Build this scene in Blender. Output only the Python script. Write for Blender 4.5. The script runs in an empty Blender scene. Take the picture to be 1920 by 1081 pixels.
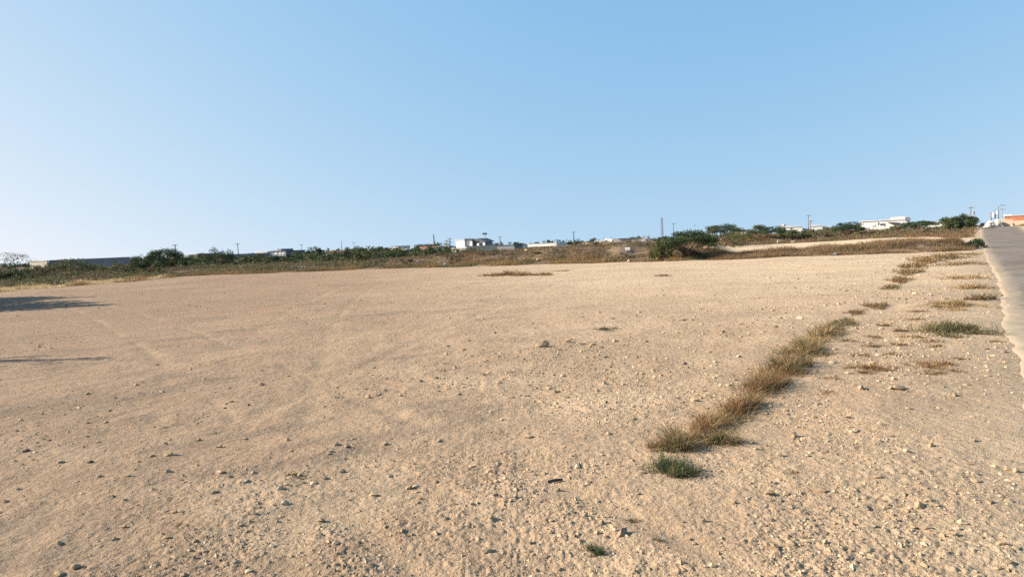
import bpy, math, random
import numpy as np
from mathutils import Vector, Matrix, Euler

random.seed(7)
rng = np.random.default_rng(11)
S = bpy.context.scene
COL = S.collection
RAD = math.radians

# ------------------------------------------------------------------ camera
EYE = 1.6
FPX = 1280.0                      # focal length in photo pixels (1920 wide)
PITCH = math.atan(82.5 / FPX)     # horizon sits above the middle of the frame
ROLL = RAD(2.4)
cam_d = bpy.data.cameras.new("camera")
cam_d.lens = FPX / 1920 * 36
cam_d.sensor_width = 36
cam_d.clip_start = 0.05
cam_d.clip_end = 20000
cam = bpy.data.objects.new("camera", cam_d)
COL.objects.link(cam)
CAM_R = Matrix.Rotation(RAD(90) - PITCH, 3, 'X') @ Matrix.Rotation(-ROLL, 3, 'Z')
cam.matrix_world = Matrix.Translation((0, 0, EYE)) @ CAM_R.to_4x4()
S.camera = cam

# ------------------------------------------------------------------ sky and sun
SUN_AZ = RAD(-86)                 # clockwise from +Y: the sun stands to the left
SUN_EL = RAD(26)
w = bpy.data.worlds.new("World")
S.world = w
w.use_nodes = True
nt = w.node_tree
nt.nodes.clear()
wo = nt.nodes.new('ShaderNodeOutputWorld')
bg = nt.nodes.new('ShaderNodeBackground')
sky = nt.nodes.new('ShaderNodeTexSky')
sky.sky_type = 'NISHITA'
sky.sun_disc = False
sky.sun_elevation = SUN_EL
sky.sun_rotation = SUN_AZ
sky.altitude = 0
sky.air_density = 1.0
sky.dust_density = 0.3
sky.ozone_density = 1.0
EXPO = 1.3
# hazy tropical sky: the horizon is lifted out of the dark ground band and every channel
# gets the soft response of the hazy air (same everywhere in the sky)
tcw = nt.nodes.new('ShaderNodeTexCoord')
mpw = nt.nodes.new('ShaderNodeMapping')
mpw.inputs['Scale'].default_value = (1, 1, .7)
mpw.inputs['Location'].default_value = (0, 0, .3)
nt.links.new(tcw.outputs['Generated'], mpw.inputs[0])
nt.links.new(mpw.outputs[0], sky.inputs[0])
spw = nt.nodes.new('ShaderNodeSeparateColor')
cbw = nt.nodes.new('ShaderNodeCombineColor')
nt.links.new(sky.outputs[0], spw.inputs[0])
for ch, (pw, gain) in enumerate(((1.26, 6.4), (.65, 1.95), (.25, 1.19))):
    m1 = nt.nodes.new('ShaderNodeMath'); m1.operation = 'MULTIPLY'; m1.inputs[1].default_value = .08
    m2 = nt.nodes.new('ShaderNodeMath'); m2.operation = 'POWER'; m2.inputs[1].default_value = pw
    m3 = nt.nodes.new('ShaderNodeMath'); m3.operation = 'MULTIPLY'; m3.inputs[1].default_value = gain * 10 / 2 ** EXPO
    nt.links.new(spw.outputs[ch], m1.inputs[0]); nt.links.new(m1.outputs[0], m2.inputs[0])
    nt.links.new(m2.outputs[0], m3.inputs[0]); nt.links.new(m3.outputs[0], cbw.inputs[ch])
nt.links.new(cbw.outputs[0], bg.inputs[0])
nt.links.new(bg.outputs[0], wo.inputs[0])
bg.inputs[1].default_value = 0.1
sun_d = bpy.data.lights.new("sun", 'SUN')
sun_d.energy = 5.0
sun_d.angle = RAD(0.55)
sun_d.color = (1.0, 0.90, 0.755)
sun = bpy.data.objects.new("sun", sun_d)
COL.objects.link(sun)
sv = Vector((math.sin(SUN_AZ) * math.cos(SUN_EL), math.cos(SUN_AZ) * math.cos(SUN_EL), math.sin(SUN_EL)))
sun.rotation_euler = sv.to_track_quat('Z', 'Y').to_euler()
sun.location = (-20, -5, 30)
S.view_settings.view_transform = 'Standard'
S.view_settings.look = 'None'
S.view_settings.gamma = 1.0
S.view_settings.exposure = EXPO
S.view_settings.use_curve_mapping = False
S.cycles.use_denoising = False     # keep the fine grain of the gravel
S.cycles.filter_width = 1.5

# ------------------------------------------------------------------ helpers
def ray(px, py):
    v = CAM_R @ Vector(((px - 960) / FPX, (540.5 - py) / FPX, -1.0))
    return v

def hor(px):
    """image row of the horizon in that column"""
    return 458.0 - (px - 960) * math.tan(ROLL)

def at_depth(px, py, D):
    v = ray(px, py)
    t = D / v.y
    return Vector((v.x * t, D, EYE + v.z * t))

# numpy gradient noise
_P = np.random.default_rng(5).permutation(256)
_P = np.concatenate([_P, _P, _P])
_ang = np.random.default_rng(6).random(256) * 2 * np.pi
_GX, _GY = np.cos(_ang), np.sin(_ang)
def noise(x, y, seed=0):
    x = np.asarray(x, float) + seed * 17.31
    y = np.asarray(y, float) + seed * 9.77
    xi = np.floor(x).astype(np.int64); yi = np.floor(y).astype(np.int64)
    xf = x - xi; yf = y - yi
    xi &= 255; yi &= 255
    u = xf * xf * xf * (xf * (xf * 6 - 15) + 10)
    v = yf * yf * yf * (yf * (yf * 6 - 15) + 10)
    def g(a, b, fx, fy):
        h = _P[_P[a] + b]
        return _GX[h] * fx + _GY[h] * fy
    n00 = g(xi, yi, xf, yf); n10 = g(xi + 1, yi, xf - 1, yf)
    n01 = g(xi, yi + 1, xf, yf - 1); n11 = g(xi + 1, yi + 1, xf - 1, yf - 1)
    a = n00 + u * (n10 - n00); b = n01 + u * (n11 - n01)
    return (a + v * (b - a)) * 1.5

def sst(a, b, x):
    t = np.clip((np.asarray(x, float) - a) / (b - a), 0, 1)
    return t * t * (3 - 2 * t)

# ------------------------------------------------------------------ terrain model
_u = ray(1832, 421.5)
RA = math.atan2(_u.x, _u.y)
RU = (math.sin(RA), math.cos(RA))         # along the road
RV = (math.cos(RA), -math.sin(RA))        # to the right of it
ROAD_L, ROAD_R = 0.31, 7.2
def road_sd(x, y):
    return x * RU[0] + y * RU[1], x * RV[0] + y * RV[1]

_FP = [1340, 1500, 1650, 1750, 1800, 1840]
_FY = [100, 100, 96, 88, 82, 78]
def far_edge(t):
    return np.interp(t, _FP, _FY)
_EP = [-400, 0, 250, 300, 700, 900, 1050, 1300, 1500, 1700, 1860]
_EY = [38, 44, 54, 59, 58, 53, 50, 46, 44.5, 43.6, 43]
def bearing(x, y):
    return 960 + FPX * np.asarray(x) / np.maximum(np.asarray(y), 1.0)
def edge_y(t):
    return np.interp(t, _EP, _EY)

def Hmac(x, y):
    """large shape of the land"""
    x = np.asarray(x, float); y = np.asarray(y, float)
    t = bearing(x, y)
    E = edge_y(t)
    s, d = road_sd(x, y)
    h = 0.05 * noise(x / 9, y / 9, 1) + 0.03 * noise(x / 3.1, y / 3.1, 2)
    h = h * sst(3, 10, np.hypot(x, y))
    # overgrown spoil heaps behind the field, middle
    m = sst(640, 820, t) * (1 - sst(1310, 1400, t)) * sst(E + 1, E + 9, y) * (1 - sst(E + 26, E + 48, y))
    bump = 0.55 + 0.6 * noise(x / 7, y / 7, 3) + 0.42 * noise(x / 2.8, y / 2.8, 4) + 0.16 * noise(x / 1.1, y / 1.1, 8)
    h = h + m * np.interp(t, [640, 820, 950, 1040, 1300], [.5, .85, 1.1, 1.45, 1.4]) * np.clip(np.where(bump > .75, .75 + (bump - .75) * .45, bump), .1, None)
    # low bank with dry grass between the two sand fields, right
    m2 = sst(1330, 1400, t) * sst(E + 0.2, E + 2.0, y) * (1 - sst(E + 4, E + 8, y)) * (1 - sst(-1.0, -0.2, d))
    h = h + m2 * (np.interp(t, [1340, 1500, 1600, 1700, 1800], [.2, .26, .48, .7, .82]) + 0.12 * noise(x / 4, y / 4, 5))
    # bank behind the second sand field
    FE = far_edge(t)
    m3 = sst(1335, 1380, t) * sst(FE + 1, FE + 22, y + 6 * noise(x / 15, y / 15, 6)) * (1 - sst(-4, -1.5, d))
    h = h + m3 * (1.15 + 0.35 * noise(x / 8, y / 8, 7))
    # left scrubland is lumpy
    m4 = (1 - sst(640, 820, t)) * sst(E + 3, E + 14, y)
    h = h + m4 * (0.25 + 0.25 * noise(x / 7, y / 7, 9))
    # far plain
    h = h + sst(130, 260, y) * 0.35
    # road climbs to a crest
    rr = sst(-3.5, -1.0, d) + sst(-26, -3, d) * (1 - sst(-3.5, -1.0, d)) * sst(60, 85, s) * .8
    prof = 1.12 * sst(88, 134, s) - 0.9 * sst(136, 200, s)
    rr = rr * (1 - .75 * m2 * (1 - sst(-1.2, -.3, d)))
    h = h * (1 - rr) + rr * (prof + 0.012 * noise(x / 5, y / 5, 12))
    # bank right of the road
    h = h + sst(5.9, 8.8, d) * (0.95 + 0.15 * noise(x / 6, y / 6, 13)) * sst(50, 95, s)
    return h

_DRIFT = None
def drifts(x, y):
    global _DRIFT
    if _DRIFT is None:
        _DRIFT = []
        for px, py, wpx, a in ((690, 730, 120, .55), (620, 760, 110, .5), (860, 690, 130, .5), (960, 675, 120, .45), (1080, 648, 110, .6), (1220, 690, 110, .55), (1330, 680, 80, .5),
                               (1150, 760, 90, .45), (1240, 740, 80, .4), (1110, 950, 60, .6), (1100, 905, 70, .45), (1700, 960, 60, .6), (1800, 1000, 60, .5), (1890, 1050, 70, .7),
                               (1500, 780, 70, .6), (1640, 850, 60, .45), (1470, 930, 60, .45), (960, 900, 60, .5), (380, 770, 90, .4), (1750, 720, 80, .5)):
            v = ray(px, py); t_ = EYE / -v.z
            _DRIFT.append((v.x * t_, v.y * t_, wpx / FPX * v.y * t_ * 1.0, a))
    o = np.zeros_like(np.asarray(x, float))
    for cx, cy, r_, a in _DRIFT:
        q = ((x - cx) / r_) ** 2 + ((y - cy) / (r_ * 1.7)) ** 2
        o = np.maximum(o, a * np.exp(-q))
    return o

def gravelmask(x, y):
    g = 0.5 + 0.75 * noise(x / 2.7, y / 2.7, 20) + 0.55 * noise(x / 0.9, y / 0.9, 21)
    s, d = road_sd(x, y)
    side = sst(-9.5, -2.5, d) * 0.52 - 0.26 - .3 * track(x, y)
    return np.clip(g * .85 + side + drifts(x, y) * (1 + .8 * noise(x / .6, y / .6, 22)), 0.03, 1.6)

def track(x, y):
    """old wheel marks crossing the lot"""
    out = np.zeros_like(np.asarray(x, float))
    for x0, sl, cv in ((-1.0, -.30, .0035), (2.3, -.62, -.004), (-4.6, .16, .002)):
        cx = x0 + sl * y + cv * y * y
        for o_ in (-.78, .78):
            out = np.maximum(out, np.exp(-((x - cx - o_) / .13) ** 2))
    return out * (1 - sst(30, 45, y)) * sst(.0, .35, .35 + noise(x / 2.2, y / 2.2, 56))

def micro(x, y, dr):
    s, d = road_sd(x, y)
    g = gravelmask(x, y)
    out = np.zeros_like(np.asarray(x, float))
    for lam, amp, sd in ((1.1, .020, 30), (.38, .012, 31), (.15, .0050, 32), (.066, .0060, 33), (.034, .0064, 34)):
        f = np.clip((lam / np.maximum(dr, 1e-4) - 1.2) / 2.0, 0, 1)
        n = noise(x / lam, y / lam, sd)
        if lam < 0.3:
            n = (np.abs(n) * 2 - 0.45) * (0.30 + 0.85 * np.clip(g, 0, 1.1))
        out = out + amp * n * f
    tk = track(x, y)
    out = out * (1 - .55 * tk) - .012 * tk
    onroad = sst(-0.15, 0.55, d) * (1 - sst(5.1, 5.6, d))
    out = out * (1 - 0.85 * onroad) - 0.035 * sst(0.22, 0.75, d) * (1 - sst(4.9, 5.35, d))
    return out

def G(x, y):
    return float(Hmac(np.array([x]), np.array([y]))[0])
def Gd(x, y, dr=0.02):
    a, b = np.array([x], float), np.array([y], float)
    return float((Hmac(a, b) + micro(a, b, np.array([dr])))[0])

def ground_at(px, py):
    """where the sight line through a photo point meets the land"""
    v = ray(px, py)
    t = EYE / max(-v.z, 1e-4)
    t = t * .88 if t < 35 else min(t * .25, 30) if t > 400 else max(30, t * .5)
    prev = t
    while t < 2000:
        p = Vector((0, 0, EYE)) + v * t
        if p.z < G(p.x, p.y):
            lo, hi = prev, t
            for _ in range(18):
                mid = (lo + hi) / 2
                q = Vector((0, 0, EYE)) + v * mid
                if q.z < G(q.x, q.y): hi = mid
                else: lo = mid
            p = Vector((0, 0, EYE)) + v * hi
            return p
        prev = t
        t *= 1.04
    return Vector((0, 0, EYE)) + v * 200

# ------------------------------------------------------------------ mesh helpers
def raw_mesh(name, V, F, cols=None, smooth=False, mats=()):
    """V (n,3), F (m,k) arrays"""
    V = np.asarray(V, np.float32); F = np.asarray(F, np.int32)
    me = bpy.data.meshes.new(name)
    k = F.shape[1]
    me.vertices.add(len(V)); me.vertices.foreach_set('co', V.ravel())
    me.loops.add(F.size); me.loops.foreach_set('vertex_index', F.ravel())
    me.polygons.add(len(F))
    me.polygons.foreach_set('loop_start', np.arange(0, F.size, k, dtype=np.int32))
    me.polygons.foreach_set('loop_total', np.full(len(F), k, np.int32))
    me.polygons.foreach_set('use_smooth', np.full(len(F), bool(smooth)))
    me.update(calc_edges=True)
    if cols is not None:
        a = me.color_attributes.new('Col', 'FLOAT_COLOR', 'POINT')
        c = np.ones((len(V), 4), np.float32); c[:, :3] = cols
        a.data.foreach_set('color', c.ravel())
    for m in mats: me.materials.append(m)
    return me

def link(name, me, loc=(0, 0, 0), parent=None, rotz=0.0):
    o = bpy.data.objects.new(name, me)
    COL.objects.link(o)
    o.location = loc
    o.rotation_euler = (0, 0, rotz)
    if parent is not None: o.parent = parent
    return o

def tag(o, label=None, cat=None, group=None, kind=None):
    if label: o['label'] = label
    if cat: o['category'] = cat
    if group: o['group'] = group
    if kind: o['kind'] = kind
    return o

def empty(name, loc, rotz=0.0):
    o = bpy.data.objects.new(name, None)
    COL.objects.link(o)
    o.location = loc; o.rotation_euler = (0, 0, rotz)
    o.empty_display_size = 0.3
    return o

class MB:
    """collects simple solids, then becomes one mesh object"""
    def __init__(s): s.v = []; s.f = []
    def box(s, x0, x1, y0, y1, z0, z1):
        b = len(s.v)
        s.v += [(x0,y0,z0),(x1,y0,z0),(x1,y1,z0),(x0,y1,z0),(x0,y0,z1),(x1,y0,z1),(x1,y1,z1),(x0,y1,z1)]
        for q in ((0,3,2,1),(4,5,6,7),(0,1,5,4),(1,2,6,5),(2,3,7,6),(3,0,4,7)):
            s.f.append(tuple(b + i for i in q))
        return s
    def prism(s, poly, y0, y1):
        """poly in xz, extruded in y"""
        b = len(s.v); n = len(poly)
        s.v += [(x, y0, z) for x, z in poly] + [(x, y1, z) for x, z in poly]
        s.f.append(tuple(range(b, b + n))); s.f.append(tuple(range(b + 2*n - 1, b + n - 1, -1)))
        for i in range(n):
            j = (i + 1) % n
            s.f.append((b + j, b + i, b + n + i, b + n + j))
        return s
    def tube(s, pts, rads, n=6):
        b = len(s.v)
        pts = [Vector(p) for p in pts]
        for i, p in enumerate(pts):
            d = (pts[min(i+1, len(pts)-1)] - pts[max(i-1, 0)]).normalized()
            a = d.orthogonal().normalized(); c = d.cross(a)
            for k in range(n):
                an = 2*math.pi*k/n
                s.v.append(tuple(p + (a*math.cos(an) + c*math.sin(an))*rads[i]))
        for i in range(len(pts)-1):
            for k in range(n):
                k2 = (k+1) % n
                s.f.append((b+i*n+k, b+i*n+k2, b+(i+1)*n+k2, b+(i+1)*n+k))
        s.f.append(tuple(b+k for k in range(n-1, -1, -1)))
        s.f.append(tuple(b+(len(pts)-1)*n+k for k in range(n)))
        return s
    def build(s, name, mat, parent=None, loc=(0,0,0), smooth=False, rotz=0.0):
        me = bpy.data.meshes.new(name)
        me.from_pydata(s.v, [], s.f)
        if smooth:
            for p in me.polygons: p.use_smooth = True
        me.update()
        me.materials.append(mat)
        return link(name, me, loc, parent, rotz)

# ------------------------------------------------------------------ materials
def new_mat(name):
    m = bpy.data.materials.new(name); m.use_nodes = True
    n = m.node_tree; b = n.nodes['Principled BSDF']
    return m, n, b
def L(n, a, b): n.links.new(a, b)
def nz(n, scale, detail=4, rough=.55, coord=None, typ='ShaderNodeTexNoise'):
    t = n.nodes.new(typ); t.inputs['Scale'].default_value = scale
    if typ == 'ShaderNodeTexNoise':
        t.inputs['Detail'].default_value = detail; t.inputs['Roughness'].default_value = rough
    if coord is not None: L(n, coord, t.inputs['Vector'])
    return t
def ramp(n, src, stops):
    r = n.nodes.new('ShaderNodeValToRGB')
    e = r.color_ramp.elements
    while len(e) < len(stops): e.new(0.5)
    for i, (p, c) in enumerate(stops):
        e[i].position = p; e[i].color = (*c, 1)
    L(n, src, r.inputs[0]); return r
def mix(n, fac, a, b, mode='MIX'):
    m = n.nodes.new('ShaderNodeMix'); m.data_type = 'RGBA'; m.blend_type = mode
    for sock, val in ((m.inputs[0], fac), (m.inputs[6], a), (m.inputs[7], b)):
        if isinstance(val, (int, float)): sock.default_value = val
        elif isinstance(val, tuple): sock.default_value = (*val, 1)
        else: L(n, val, sock)
    return m.outputs[2]

def simple_mat(name, col, rough=.85, var=.15, scale=3.0, bump=0.0):
    m, n, b = new_mat(name)
    tc = n.nodes.new('ShaderNodeTexCoord')
    t = nz(n, scale, 5, .6, tc.outputs['Object'])
    lo = tuple(c*(1-var) for c in col); hi = tuple(min(1, c*(1+var)) for c in col)
    r = ramp(n, t.outputs[0], [(.3, lo), (.7, hi)])
    L(n, r.outputs[0], b.inputs['Base Color'])
    b.inputs['Roughness'].default_value = rough
    b.inputs['Specular IOR Level'].default_value = .3
    if bump:
        bp = n.nodes.new('ShaderNodeBump'); bp.inputs['Strength'].default_value = bump
        L(n, t.outputs[0], bp.inputs['Height']); L(n, bp.outputs[0], b.inputs['Normal'])
    return m

def ground_material():
    m, n, b = new_mat('dry_ground')
    tc = n.nodes.new('ShaderNodeTexCoord'); co = tc.outputs['Object']
    at = n.nodes.new('ShaderNodeAttribute'); at.attribute_name = 'Col'
    big = nz(n, .22, 4, .6, co); mid = nz(n, 1.7, 5, .6, co); fine = nz(n, 19, 6, .7, co); vf = nz(n, 85, 3, .6, co)
    c1 = mix(n, .42, at.outputs[0], ramp(n, big.outputs[0], [(.32, (.78,.76,.75)), (.68, (1.2,1.2,1.18))]).outputs[0], 'MULTIPLY')
    c2 = mix(n, .55, c1, ramp(n, mid.outputs[0], [(.3, (.8,.78,.76)), (.72, (1.17,1.17,1.16))]).outputs[0], 'MULTIPLY')
    c3 = mix(n, .7, c2, ramp(n, fine.outputs[0], [(.25, (.68,.65,.62)), (.5, (1,1,1)), (.78, (1.28,1.29,1.28))]).outputs[0], 'MULTIPLY')
    c4 = mix(n, .5, c3, ramp(n, vf.outputs[0], [(.3, (.72,.7,.68)), (.7, (1.25,1.25,1.25))]).outputs[0], 'MULTIPLY')
    L(n, c4, b.inputs['Base Color'])
    b.inputs['Roughness'].default_value = .95
    b.inputs['Specular IOR Level'].default_value = .12
    add = n.nodes.new('ShaderNodeMath'); add.operation = 'ADD'
    L(n, fine.outputs[0], add.inputs[0])
    mu = n.nodes.new('ShaderNodeMath'); mu.operation = 'MULTIPLY'; mu.inputs[1].default_value = .4
    L(n, vf.outputs[0], mu.inputs[0]); L(n, mu.outputs[0], add.inputs[1])
    lump = nz(n, 6.5, 6, .68, co)
    bp0 = n.nodes.new('ShaderNodeBump'); bp0.inputs['Strength'].default_value = .9; bp0.inputs['Distance'].default_value = .075
    L(n, lump.outputs[0], bp0.inputs['Height'])
    bp = n.nodes.new('ShaderNodeBump'); bp.inputs['Strength'].default_value = .9; bp.inputs['Distance'].default_value = .022
    L(n, bp0.outputs[0], bp.inputs['Normal'])
    L(n, add.outputs[0], bp.inputs['Height']); L(n, bp.outputs[0], b.inputs['Normal'])
    return m

def attr_mat(name, rough=.9, trans=0.0, noise_scale=0, spec=.2):
    m, n, b = new_mat(name)
    at = n.nodes.new('ShaderNodeAttribute'); at.attribute_name = 'Col'
    c = at.outputs[0]
    if noise_scale:
        tc = n.nodes.new('ShaderNodeTexCoord')
        t = nz(n, noise_scale, 4, .6, tc.outputs['Object'])
        c = mix(n, .6, c, ramp(n, t.outputs[0], [(.3, (.75,.73,.7)), (.7, (1.2,1.2,1.2))]).outputs[0], 'MULTIPLY')
    L(n, c, b.inputs['Base Color'])
    b.inputs['Roughness'].default_value = rough
    b.inputs['Specular IOR Level'].default_value = spec
    if trans:
        tr = n.nodes.new('ShaderNodeBsdfTranslucent'); L(n, c, tr.inputs[0])
        ms = n.nodes.new('ShaderNodeMixShader'); ms.inputs[0].default_value = trans
        L(n, b.outputs[0], ms.inputs[1]); L(n, tr.outputs[0], ms.inputs[2])
        L(n, ms.outputs[0], n.nodes['Material Output'].inputs[0])
    return m

def rock_material():
    m, n, b = new_mat('limestone')
    tc = n.nodes.new('ShaderNodeTexCoord'); oi = n.nodes.new('ShaderNodeObjectInfo')
    t = nz(n, 22, 5, .65, tc.outputs['Object'])
    r = ramp(n, t.outputs[0], [(.25, (.25,.17,.10)), (.5, (.38,.285,.18)), (.75, (.47,.37,.25))])
    tint = ramp(n, oi.outputs['Random'], [(0, (.86,.83,.80)), (.5, (1,.97,.93)), (1, (1.12,1.08,1.02))])
    L(n, mix(n, 1.0, r.outputs[0], tint.outputs[0], 'MULTIPLY'), b.inputs['Base Color'])
    b.inputs['Roughness'].default_value = .93; b.inputs['Specular IOR Level'].default_value = .15
    bp = n.nodes.new('ShaderNodeBump'); bp.inputs['Strength'].default_value = .6; bp.inputs['Distance'].default_value = .01
    L(n, t.outputs[0], bp.inputs['Height']); L(n, bp.outputs[0], b.inputs['Normal'])
    return m

def road_material():
    m, n, b = new_mat('worn_asphalt')
    tc = n.nodes.new('ShaderNodeTexCoord'); co = tc.outputs['Object']
    fine = nz(n, 60, 4, .7, co); big = nz(n, .5, 5, .6, co); mid = nz(n, 3.2, 5, .65, co)
    at = n.nodes.new('ShaderNodeAttribute'); at.attribute_name = 'Col'     # red channel: dust cover
    base = ramp(n, fine.outputs[0], [(.3, (.104,.090,.077)), (.55, (.188,.162,.138)), (.8, (.29,.252,.212))]).outputs[0]
    base = mix(n, .5, base, ramp(n, big.outputs[0], [(.3, (.78,.77,.76)), (.7, (1.25,1.22,1.18))]).outputs[0], 'MULTIPLY')
    sep = n.nodes.new('ShaderNodeSeparateColor'); L(n, at.outputs[0], sep.inputs[0])
    ad = n.nodes.new('ShaderNodeMath'); ad.operation = 'ADD'
    L(n, sep.outputs[0], ad.inputs[0]); L(n, mid.outputs[0], ad.inputs[1])
    fac = ramp(n, ad.outputs[0], [(.60, (0.06,)*3), (1.02, (1,1,1))])
    vor = n.nodes.new('ShaderNodeTexVoronoi'); vor.feature = 'DISTANCE_TO_EDGE'; vor.inputs['Scale'].default_value = .9
    wv = nz(n, 2.5, 4, .6, co)
    vm = n.nodes.new('ShaderNodeVectorMath'); vm.operation = 'ADD'; L(n, co, vm.inputs[0]); L(n, wv.outputs['Color'], vm.inputs[1])
    L(n, vm.outputs[0], vor.inputs['Vector'])
    crack = ramp(n, vor.outputs['Distance'], [(.0, (.35,.33,.3)), (.022, (1,1,1))])
    base = mix(n, .8, base, crack.outputs[0], 'MULTIPLY')
    pat = nz(n, .35, 2, .4, co)
    base = mix(n, .6, base, ramp(n, pat.outputs[0], [(.52, (1,1,1)), (.54, (.72,.7,.68))]).outputs[0], 'MULTIPLY')
    L(n, mix(n, fac.outputs[0], base, (.35,.275,.19)), b.inputs['Base Color'])
    b.inputs['Specular IOR Level'].default_value = .06
    b.inputs['Roughness'].default_value = .95
    bp = n.nodes.new('ShaderNodeBump'); bp.inputs['Strength'].default_value = .5; bp.inputs['Distance'].default_value = .008
    L(n, fine.outputs[0], bp.inputs['Height']); L(n, bp.outputs[0], b.inputs['Normal'])
    return m

M_GROUND = ground_material()
M_ROAD = road_material()
M_ROCK = rock_material()
M_PEB = attr_mat('gravel_stone', .95, 0, 40, .1)
M_LEAF = attr_mat('foliage', .8, .18, 0, .12)
M_GRASS = attr_mat('dry_grass', .85, .25, 0, .15)
M_BARK = simple_mat('bark', (.085,.065,.048), .9, .3, 9, .4)
M_WHITE = simple_mat('white_paint', (.62,.61,.58), .85, .16, .9)
M_CREAM = simple_mat('cream_paint', (.66,.58,.46), .85, .1, 1.0)
M_CONC = simple_mat('grey_block_wall', (.42,.38,.32), .9, .16, 1.4)
M_DARKROOF = simple_mat('dark_roof_sheet', (.06,.075,.085), .6, .2, 1.0)
M_SLATE = simple_mat('blue_grey_wall', (.17,.19,.21), .8, .2, .6)
M_REDROOF = simple_mat('red_tile_roof', (.28,.13,.08), .85, .2, 2.0)
M_BRICK = simple_mat('orange_brick', (.35,.145,.078), .9, .14, 2.5)
M_PINK = simple_mat('pale_pink_plaster', (.46,.35,.26), .9, .1, 1.5)
M_WOOD = simple_mat('weathered_pole', (.14,.115,.095), .9, .2, 4)
M_STEEL = simple_mat('galvanised_steel', (.2,.22,.24), .55, .15, 4)
M_GLASSD = simple_mat('dark_window', (.03,.035,.045), .25, .2, 2)
M_BLACK = simple_mat('black_plastic', (.022,.022,.024), .5, .2, 6)
M_BAG = simple_mat('white_plastic', (.46,.45,.43), .5, .1, 8, .3)
M_GREYP = simple_mat('grey_plastic', (.26,.27,.28), .5, .15, 6, .3)
M_BLUE = simple_mat('blue_tank', (.04,.07,.15), .5, .15, 2)
M_CAR = simple_mat('dark_car_paint', (.03,.04,.055), .3, .1, 2)
M_RUBBER = simple_mat('rubber', (.02,.02,.02), .8, .1, 5)
M_INS = simple_mat('porcelain', (.5,.47,.44), .3, .1, 5)

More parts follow.
